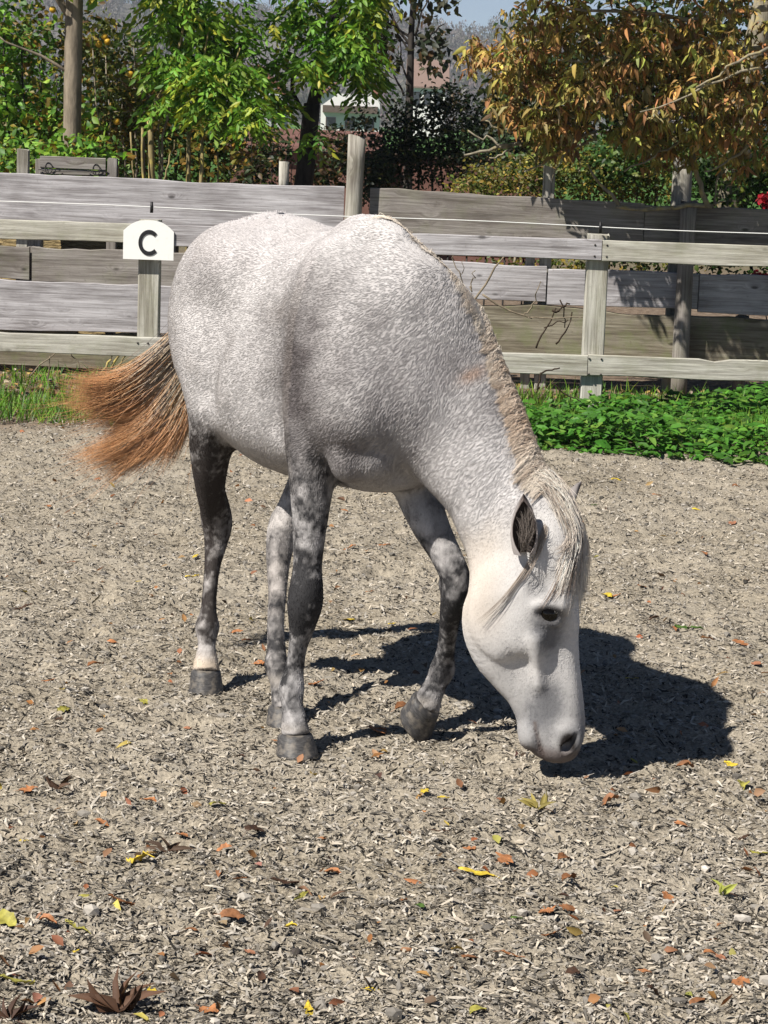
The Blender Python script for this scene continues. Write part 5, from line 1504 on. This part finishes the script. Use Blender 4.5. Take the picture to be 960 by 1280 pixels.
# ------------------------------------------------------------------ ears, added to the body surface
def ear(base, axis, face, L, wid):
    A = np.array(axis, float); A /= np.linalg.norm(A)
    O = np.array(face, float); O -= A * (O @ A); O /= np.linalg.norm(O)
    W = np.cross(A, O)
    nu, nv = 15, 17
    V, Fc, C = [], [], []
    for shell in (0, 1):
        for iu in range(nu):
            u = iu / (nu - 1)
            r = wid * np.interp(u, [0, .12, .35, .6, .8, .93, 1], [.80, .92, 1.0, .88, .62, .32, .05]) - shell * .0035
            r = max(r, .001)
            th = np.interp(u, [0, .2, .5, 1], [2.75, 2.2, 1.75, 1.5])
            for iv in range(nv):
                v = -1 + 2 * iv / (nv - 1)
                t = v * th
                edge = 1 - .12 * abs(v) ** 4
                p = base + A * L * (u * edge) + (-math.cos(t) * O * .85 + math.sin(t) * W) * r + O * (.010 * u * u + shell * .003)
                V.append(p)
                dark = np.array([.060, .048, .044]) if shell else np.array([.34, .31, .30]) * (1 - .55 * u ** 2)
                if shell and abs(v) > .75: dark = np.array([.16, .13, .12])
                C.append(dark)
    N = nu * nv
    for iu in range(nu - 1):
        for iv in range(nv - 1):
            a = iu * nv + iv
            Fc.append((a, a + nv, a + nv + 1, a + 1))
            Fc.append((N + a, N + a + 1, N + a + nv + 1, N + a + nv))
    for iu in range(nu - 1):
        for iv in (0, nv - 1):
            a = iu * nv + iv
            Fc.append((a, N + a, N + a + nv, a + nv))
    return np.array(V), np.array(Fc), np.array(C)
EARS = [ear(hp(.142, -.050, .118), (HA * -1 + HQ * .06 - HN * .06), HQ * .95 + HN * .12, .160, .036),
        ear(hp(.110, .028, -.085), (HA * -1 - HQ * .35 + HN * .35), HQ * -.3 + HN * .9, .145, .032)]

body_cols = coat(BV)
allV, allF, allC = [BV], [BF], [body_cols * .92]
off = len(BV)
for V, Fc, C in EARS:
    allV.append(V); allF.append(Fc + off); allC.append(C); off += len(V)
nt = NT('horse_coat')
co = nt.coords('Object')
c0 = nt.attr('coat')
f1 = nt.noise(co, 190, 3)
c1 = nt.mix(nt.ramp(f1, [(.35, (.0, .0, .0)), (.7, (1, 1, 1))]), c0, nt.mix(1.0, c0, (1.12, 1.12, 1.12), 'MULTIPLY'))
c2 = nt.mix(nt.ramp(nt.noise(co, 330, 2), [(.55, (0, 0, 0)), (.70, (.5, .5, .5))]), c1, nt.mix(1.0, c1, (.8, .78, .78), 'MULTIPLY'))
M_COAT = nt.bsdf(c2, rough=.72, spec=.18, bump=nt.noise(co, 240, 3), bump_s=.15, bump_d=.002)
horse_me = mesh_np('horse', np.concatenate(allV), np.concatenate(allF), M_COAT, True, {'coat': ('POINT', np.concatenate(allC))})
horse = obj('horse', horse_me, loc=(-.0452, 6.2986, 0), rot=(0, 0, R(-64)))
tag(horse, 'dappled grey horse with dark legs grazing with its head at the sand', 'horse')

def hair_mat(name, rough=.5, spec=.25):
    t = NT(name)
    return t.bsdf(t.attr('coat'), rough=rough, spec=spec)
M_FUR = hair_mat('short_hair', .85, .06)
M_LONG = hair_mat('long_hair', .42, .35)

# ------------------------------------------------------------------ short fur
NF = 260000
fc = BV[BF[:, 0]]
tri_n = np.cross(BV[BF[:, 1]] - BV[BF[:, 0]], BV[BF[:, 2]] - BV[BF[:, 0]])
area = np.linalg.norm(tri_n, axis=1)
pick = rng.choice(len(BF), NF, p=area / area.sum())
w4 = rng.dirichlet((1, 1, 1, 1), NF).astype(np.float32)
root = (BV[BF[pick]] * w4[:, :, None]).sum(1)
nor = grad_at(root)
srel = (root - POLL) @ HA
hm = (sstep(-.12, .26, srel + .45 * np.minimum((root - POLL) @ HN + .12, .12) + .16 * (fbm(root, 5., 2, 1) - .5)) * sstep(.20, .42, root[:, 0]) * sstep(.95, .8, root[:, 2]))[:, None]
nkm = (sstep(.12, .3, root[:, 0]) * sstep(.6, .75, root[:, 2]))[:, None]
lg = sstep(.86, .70, root[:, 2])[:, None] * sstep(.36, .24, root[:, 0])[:, None]
flow = np.array([-1, 0, -.45]) * np.ones((NF, 1))
flow = flow * (1 - nkm) + (np.array([-.55, -.25, -.55])) * nkm
flow = flow * (1 - lg) + np.array([-.12, 0, -1.]) * lg
hflow = HA * .75 - HN * .55
flow = flow * (1 - hm) + hflow * hm
wob = np.stack([fbm(root, 9., 2, 31) - .5, fbm(root, 9., 2, 37) - .5, fbm(root, 9., 2, 41) - .5], 1)
flow = flow + wob * .45 + (rng.random((NF, 3)) - .5) * .30
flow -= (flow * nor).sum(1)[:, None] * nor
flow /= np.linalg.norm(flow, axis=1)[:, None] + 1e-6
ln = ((.0130 - .0070 * lg[:, 0]) * (1 - .58 * hm[:, 0]) * (.7 + .6 * rng.random(NF)))[:, None]
lift = (.10 + .09 * rng.random((NF, 1))) * (1 - .55 * hm)
fur = np.stack([root - nor * .001, root + (flow * .5 + nor * lift * .45) * ln, root + (flow + nor * lift * .6) * ln], 1)
fcol = coat(root)
def streak(f, along, across, seed):
    f = np.array(f, float); f /= np.linalg.norm(f)
    x = np.cross(f, [0, 1, 0]); x /= np.linalg.norm(x); y = np.cross(f, x)
    return fbm(np.c_[root @ f * along, root @ x * across, root @ y * across], 1., 2, seed) - .5
sk = streak((-1, 0, -.45), 34, 150, 51) * (1 - nkm[:, 0]) + streak((-.55, -.25, -.55), 30, 130, 53) * nkm[:, 0] * 1.0
sk = sk * (1 - lg[:, 0]) + streak((-.1, 0, -1), 40, 150, 55) * lg[:, 0]
sk = sk * (1 - hm[:, 0]) + streak(hflow, 40, 150, 57) * hm[:, 0] * .3
rumpf = sstep(-.35, -.55, root[:, 0]) * sstep(.85, 1., root[:, 2])
tone = rng.normal(0, .09, NF) + sk * .62 * (1 - .4 * rumpf)
fcol = np.clip(fcol * np.exp(tone)[:, None], .012, .88)
far = (root @ np.array([0.45, -0.9, 0])) < -9
rad = np.stack([np.full(NF, .00062), np.full(NF, .00052), np.full(NF, .00012)], 1)
keep = root[:, 2] > .075
fur_o = hair_obj('coat', fur[keep], rad[keep], M_FUR, horse, fcol[keep])

# ------------------------------------------------------------------ mane
mid = catmull(np.array([r_[:3] for r_ in NECK_ROWS[1:7]]), 200)
upv = catmull(np.array([r_[3:6] for r_ in NECK_ROWS[1:7]]), 200)
upv /= np.linalg.norm(upv, axis=1)[:, None]
cr = mid.copy()
done = np.zeros(200, bool)
for _ in range(140):                                                     # walk up from the middle of the neck to its crest
    done |= sdf_at(cr) > -.001
    cr = np.where(done[:, None], cr, cr + upv * .003)
for _ in range(6):
    cr[1:-1] = (cr[:-2] + cr[1:-1] * 2 + cr[2:]) / 4
tg = np.gradient(cr, axis=0); tg /= np.linalg.norm(tg, axis=1)[:, None]
NM, MM = 15000, 9
tt = .11 + .885 * rng.random(NM)
NCL = 260
lock_c = np.sort(rng.random(NCL + 1)); cl = np.clip(np.searchsorted(lock_c, tt), 1, NCL)
crand = rng.random((NCL + 2, 6))
ii = np.clip((tt * 199).astype(int), 0, 199)
upm = upv[ii] / np.linalg.norm(upv[ii], axis=1)[:, None]
side = np.cross(tg[ii], upm)
side *= np.sign((side * np.array([.5, -.85, 0])).sum(1))[:, None]
r0 = cr[ii] + side * rng.uniform(-.016, .016, (NM, 1)) + upm * .0
ctr = (lock_c[cl] + lock_c[cl - 1]) / 2
conv = (ctr - tt)[:, None] * 0.30 * tg[ii]                               # strands of a lock draw together
Lm = (.078 + .028 * crand[cl, 0] + .035 * rng.random(NM)) * np.interp(tt, [.1, .2, .35, 1], [.22, .5, .9, 1.15])
sw = (crand[cl, 1] - .35)[:, None]
st = np.linspace(0, 1, MM)
pts = np.zeros((NM, MM, 3))
fly = (rng.random(NM) < .05)
for k, s_ in enumerate(st):
    rise = (.007 + .006 * crand[cl, 2] + .007 * rng.random(NM)) * (1 - (1 - np.minimum(s_ / .35, 1)) ** 2) * np.interp(tt, [.1, .3, 1], [.35, 1, 1])
    out_ = Lm * (.60 * s_)
    drop = Lm * .55 * s_ ** 1.8
    pts[:, k] = (r0 + upm * (rise - drop)[:, None] + side * (out_ + .004)[:, None] + conv * (s_ ** .8)
                 + tg[ii] * (Lm[:, None] * (.25 * s_ ** 1.5 * sw - (.62 * s_ ** 1.1) * np.interp(tt, [.6, .9, 1], [1, .55, .2])[:, None] + .05 * np.sin(s_ * 5 + crand[cl, 3] * 6)[:, None])) + np.array([0, 0, -.02]) * s_ ** 2
                 + rng.normal(0, .0016, (NM, 3)) * (k > 0))
pts[fly] += (rng.normal(0, .012, (fly.sum(), 1, 3)) * st[None, :, None])
pts = push_out(pts, .004)
cream = np.array([.82, .73, .62]); brown = np.array([.38, .29, .22]); rust = np.array([.52, .33, .20])
mx = np.clip((crand[cl, 4] > .68) * .55 + rng.random(NM) * .5 - .18, 0, 1)[:, None]
mc = cream * (1 - mx) + brown * mx
rs = (np.exp(-((tt - .72) / .12) ** 2) * .45)[:, None]
mc = mc * (1 - rs) + rust * rs
prof = np.interp(st, [0, .25, .5, 1], [.9, .95, 1.05, 1.1])
mcol = mc[:, None, :] * prof[None, :, None]
mrad = np.full((NM, MM), .00042) * np.interp(st, [0, .7, 1], [1, .9, .25])[None]
hair_obj('mane', pts, mrad, M_LONG, horse, np.clip(mcol, .01, .9))

# ------------------------------------------------------------------ forelock
def bez(P0, P1, P2, P3, m):
    t = np.linspace(0, 1, m)[None, :, None]
    return ((1 - t) ** 3) * P0[:, None] + 3 * t * (1 - t) ** 2 * P1[:, None] + 3 * t * t * (1 - t) * P2[:, None] + t ** 3 * P3[:, None]
def locks(defs, m=14):
    P, C, Rr = [], [], []
    for a, b, c, d, n, spread, tip, col, var in defs:
        e = rng.normal(0, 1, (n, 3)) * spread
        e2 = rng.normal(0, 1, (n, 3)) * tip
        p = bez(np.array(a) + e, np.array(b) + e + e2 * .35, np.array(c) + e * .6 + e2 * .7, np.array(d) + e * .3 + e2, m)
        L = rng.uniform(.8, 1.0, n)
        P.append(p)
        C.append(np.clip(np.array(col) * np.exp(rng.normal(0, var, (n, 1))), .01, .9))
    return np.concatenate(P), np.concatenate(C)
fd = []
for j in range(34):
    a = rng.uniform(-1, 1)
    q0 = .012 + .034 * a
    end_s = rng.uniform(.17, .31) - .05 * max(a, 0)
    dark_ = rng.random() < .22
    col = (.20, .155, .125) if dark_ else ((.74, .67, .59) if rng.random() < .75 else (.54, .46, .39))
    fd.append((hp(-.005 + .03 * rng.random(), .01 + .03 * rng.random(), q0), hp(.07, .085, q0 * 1.1 + .004), hp(.14, .098 - .3 * max(a, 0) * .09, .022 + .055 * a), hp(end_s, .092 - .05 * max(a, 0), .026 + .080 * a + .01 * rng.normal()), 52, .007, .011, col, .22))
for j in range(16):                                    # short hair across the poll, joining mane and forelock
    a = -1 + 2 * j / 15
    fd.append((hp(-.045 + .012 * rng.random(), -.03 + .012 * a, .045 * a), hp(-.035, .01, .05 * a), hp(.02, .045, .012 + .055 * a), hp(.075 + .03 * rng.random(), .07, .02 + .062 * a), 42, .013, .014, (.72, .65, .56) if j % 5 else (.48, .40, .33), .2))
# thin wisps over the cheek
fd.append((hp(.075, .0, .075), hp(.14, -.02, .11), hp(.25, -.07, .12), hp(.33, -.165, .108), 13, .003, .006, (.34, .28, .23), .3))
fd.append((hp(.085, .005, .075), hp(.13, .0, .11), hp(.18, -.03, .115), hp(.22, -.05, .112), 9, .003, .005, (.34, .28, .23), .3))
fd.append((hp(.10, .05, .06), hp(.18, .06, .10), hp(.24, .03, .105), hp(.285, .0, .108), 14, .003, .004, (.22, .17, .14), .3))
fd.append((hp(.10, .06, .06), hp(.17, .08, .09), hp(.22, .06, .10), hp(.265, .03, .105), 14, .003, .004, (.22, .17, .14), .3))
for j in range(9):
    b0 = hp(.135 - .008 * j, -.05 + .006 * (j % 3 - 1), .118)
    fd.append((b0, b0 + HQ * .018 + HA * -.012, b0 + HQ * .030 + HA * -.03 + HN * .006, b0 + HQ * .032 + HA * -.055 + HN * .008 * (j % 3 - 1), 16, .006, .006, (.20, .17, .15), .3))
P, C = locks(fd)
P = push_out(P, .004)
fr = np.full(P.shape[:2], .00052) * np.interp(np.linspace(0, 1, P.shape[1]), [0, .7, 1], [1, .9, .2])[None]
hair_obj('forelock', P, fr, M_LONG, horse, C)
# chin whiskers and feathering at the throat
# ------------------------------------------------------------------ tail, swung out to its right
bone = catmull([(-.965, 0, 1.275), (-1.02, -.02, 1.24), (-1.06, -.075, 1.16), (-1.075, -.12, 1.05), (-1.085, -.145, .93)], 60)
NTl, MT = 10500, 16
tb = rng.random(NTl) ** .8
ib = (tb * 59).astype(int)
fan = np.clip(rng.beta(1.1, 1.0, NTl), 0, 1)
NCT = 70
ct = np.clip((fan * NCT).astype(int), 0, NCT - 1)
cq = rng.random((NCT, 6))
fanc = (ct + .5) / NCT
fan2 = fanc * .75 + fan * .25
root_t = bone[ib] + rng.normal(0, .011, (NTl, 3))
endA = np.array([[-1.14, -.47, .90], [-1.15, -.49, .865], [-1.15, -.47, .83], [-1.14, -.36, .76], [-1.13, -.34, .69], [-1.12, -.47, .63], [-1.11, -.40, .60], [-1.10, -.27, .62], [-1.09, -.20, .66]])
p1A = np.array([[-1.10, -.17, 1.01], [-1.11, -.16, .98], [-1.11, -.15, .94], [-1.11, -.13, .90], [-1.10, -.12, .87], [-1.10, -.11, .86], [-1.10, -.10, .86], [-1.09, -.09, .86], [-1.09, -.085, .87]])
p2A = np.array([[-1.13, -.34, .86], [-1.14, -.33, .83], [-1.14, -.30, .79], [-1.13, -.25, .76], [-1.12, -.24, .72], [-1.12, -.25, .70], [-1.11, -.21, .69], [-1.10, -.15, .72], [-1.09, -.12, .74]])
def fanv(A, f):
    x = f * (len(A) - 1)
    i = np.minimum(x.astype(int), len(A) - 2)
    t = (x - i)[:, None]
    return A[i] * (1 - t) + A[i + 1] * t
jit = rng.normal(0, 1, (NTl, 3))
E3 = fanv(endA, fan2) + jit * np.array([.02, .022, .018]) * .7 + (cq[ct, :3] - .5) * np.array([.06, .14, .06])
short = (1.08 - .95 * rng.random(NTl) ** .9)[:, None]
Q1 = fanv(p1A, fan2) + jit * .010 + (cq[ct, 3:6] - .5) * .02
Q2 = fanv(p2A, fan2) + jit * .013 + (cq[ct, :3] - .5) * .035
E3 = Q2 + (E3 - Q2) * short
wild = rng.random(NTl) < .05
E3[wild] += rng.normal(0, 1, (wild.sum(), 3)) * np.array([.04, .07, .05]) + np.array([0, -.05, -.02])
Q2[wild] += rng.normal(0, .03, (wild.sum(), 3))
tail = bez(root_t, Q1, Q2, E3, MT)
wv = np.sin(np.linspace(0, 1, MT)[None] * (7 + 5 * cq[ct, 3:4]) + cq[ct, 4:5] * 6.3) * np.linspace(0, 1, MT)[None] * .008
tail[:, :, 2] += wv
tail = push_out(tail, .006)
orange = np.array([.62, .29, .13]); tan = np.array([.70, .40, .20]); pale = np.array([.70, .58, .43]); dark = np.array([.12, .075, .055])
u = rng.random((NTl, 1))
tip_c = orange * (1 - u) + tan * u
dkm = (rng.random(NTl) < (.06 + .25 * (cq[ct, 5] > .78)))[:, None]
tip_c = np.where(dkm, dark * 1.6, tip_c)
root_c = np.where(rng.random((NTl, 1)) < .5, pale, np.where(rng.random((NTl, 1)) < .6, np.array([.17, .15, .145]), tan))
sg = np.linspace(0, 1, MT)[None, :, None]
sm = sstep(.44, .68, sg + .08 * rng.normal(0, 1, (NTl, 1, 1)))
tcol = root_c[:, None] * (1 - sm) + tip_c[:, None] * sm
tcol = tcol * np.exp(rng.normal(0, .18, (NTl, 1, 1)))
trad = np.full((NTl, MT), .00042) * np.interp(np.linspace(0, 1, MT), [0, .6, 1], [1.2, 1, .25])[None]
hair_obj('tail', tail, trad, M_LONG, horse, np.clip(tcol, .01, .9))

# ------------------------------------------------------------------ hooves and eyes
nt = NT('hoof_horn')
co = nt.coords('Object', (60, 60, 260))
hc = nt.ramp(nt.noise(co, 1.0, 4), [(.3, (.025, .024, .024)), (.6, (.065, .062, .062)), (.8, (.15, .14, .13))])
gz = nt.noise(nt.coords('Object'), 45, 4)
hc = nt.mix(nt.ramp(gz, [(.48, (0, 0, 0)), (.68, (.6, .6, .6))]), hc, (.22, .19, .155))
M_HOOF = nt.bsdf(hc, rough=.55, spec=.35, bump=nt.noise(co, 1.0, 4), bump_s=.4, bump_d=.003)
def hoof_mesh(h):
    N = 28
    V, Fc = [], []
    prof = [(-.10, .86, .0), (.0, 1.0, .0), (.10, 1.04, 0), (.45, 1.13, 0), (.8, 1.22, 0), (.94, 1.27, 0), (1.0, 1.24, 0)]
    for t, sc, _ in prof:
        for k in range(N):
            a = 2 * math.pi * k / N
            cx, sy_ = math.cos(a), math.sin(a)
            rx = .0425 * sc * (1.06 if cx > 0 else .86)
            y = .0430 * sc * sy_
            x = rx * cx + .024 * t
            z = -h * t
            if t < .2 and cx < 0: z += .0 - .012 * cx * -1 * 1.0
            if 0 < t <= .1: y *= 1.02
            V.append((x, y, z))
    nr = len(prof)
    for i in range(nr - 1):
        for k in range(N):
            k2 = (k + 1) % N
            Fc.append((i * N + k, (i + 1) * N + k, (i + 1) * N + k2, i * N + k2))
    V.append((0, 0, h * .1)); V.append((.02, 0, -h * .93))
    for k in range(N):
        k2 = (k + 1) % N
        Fc.append((len(V) - 2, k, k2))
        Fc.append((len(V) - 1, (nr - 1) * N + k2, (nr - 1) * N + k))
    me = mesh_np('hoof', V, [f for f in Fc], M_HOOF, True)
    return me
for loc, rot, h, sc_ in (((.046, -.219, .054), (0, 0, R(-8)), .052, 1.08), ((-.669, -.202, .068), (0, R(4), R(-12)), .068, 1.0),
                         ((-.262, -.12, .050), (0, 0, R(-15)), .050, 1.0), ((.052, .178, .114), (R(6), R(50), R(42)), .072, 1.15)):
    obj('hoof', hoof_mesh(h), horse, loc, rot).scale = (sc_, sc_, 1.0)

nt = NT('eye_surface')
M_EYE = nt.bsdf((.004, .003, .002), rough=.04, spec=.28)
bm = bmesh.new()
bmesh.ops.create_uvsphere(bm, u_segments=24, v_segments=16, radius=.0255)
eme = bpy.data.meshes.new('eye'); bm.to_mesh(eme); bm.free()
eme.polygons.foreach_set('use_smooth', [True] * len(eme.polygons))
eme.materials.append(M_EYE)
for sq in (1, -1):
    obj('eye', eme, horse, tuple(hp(.303, .020, sq * .0805)))
print('horse done', round(time.time() - T_START, 1))
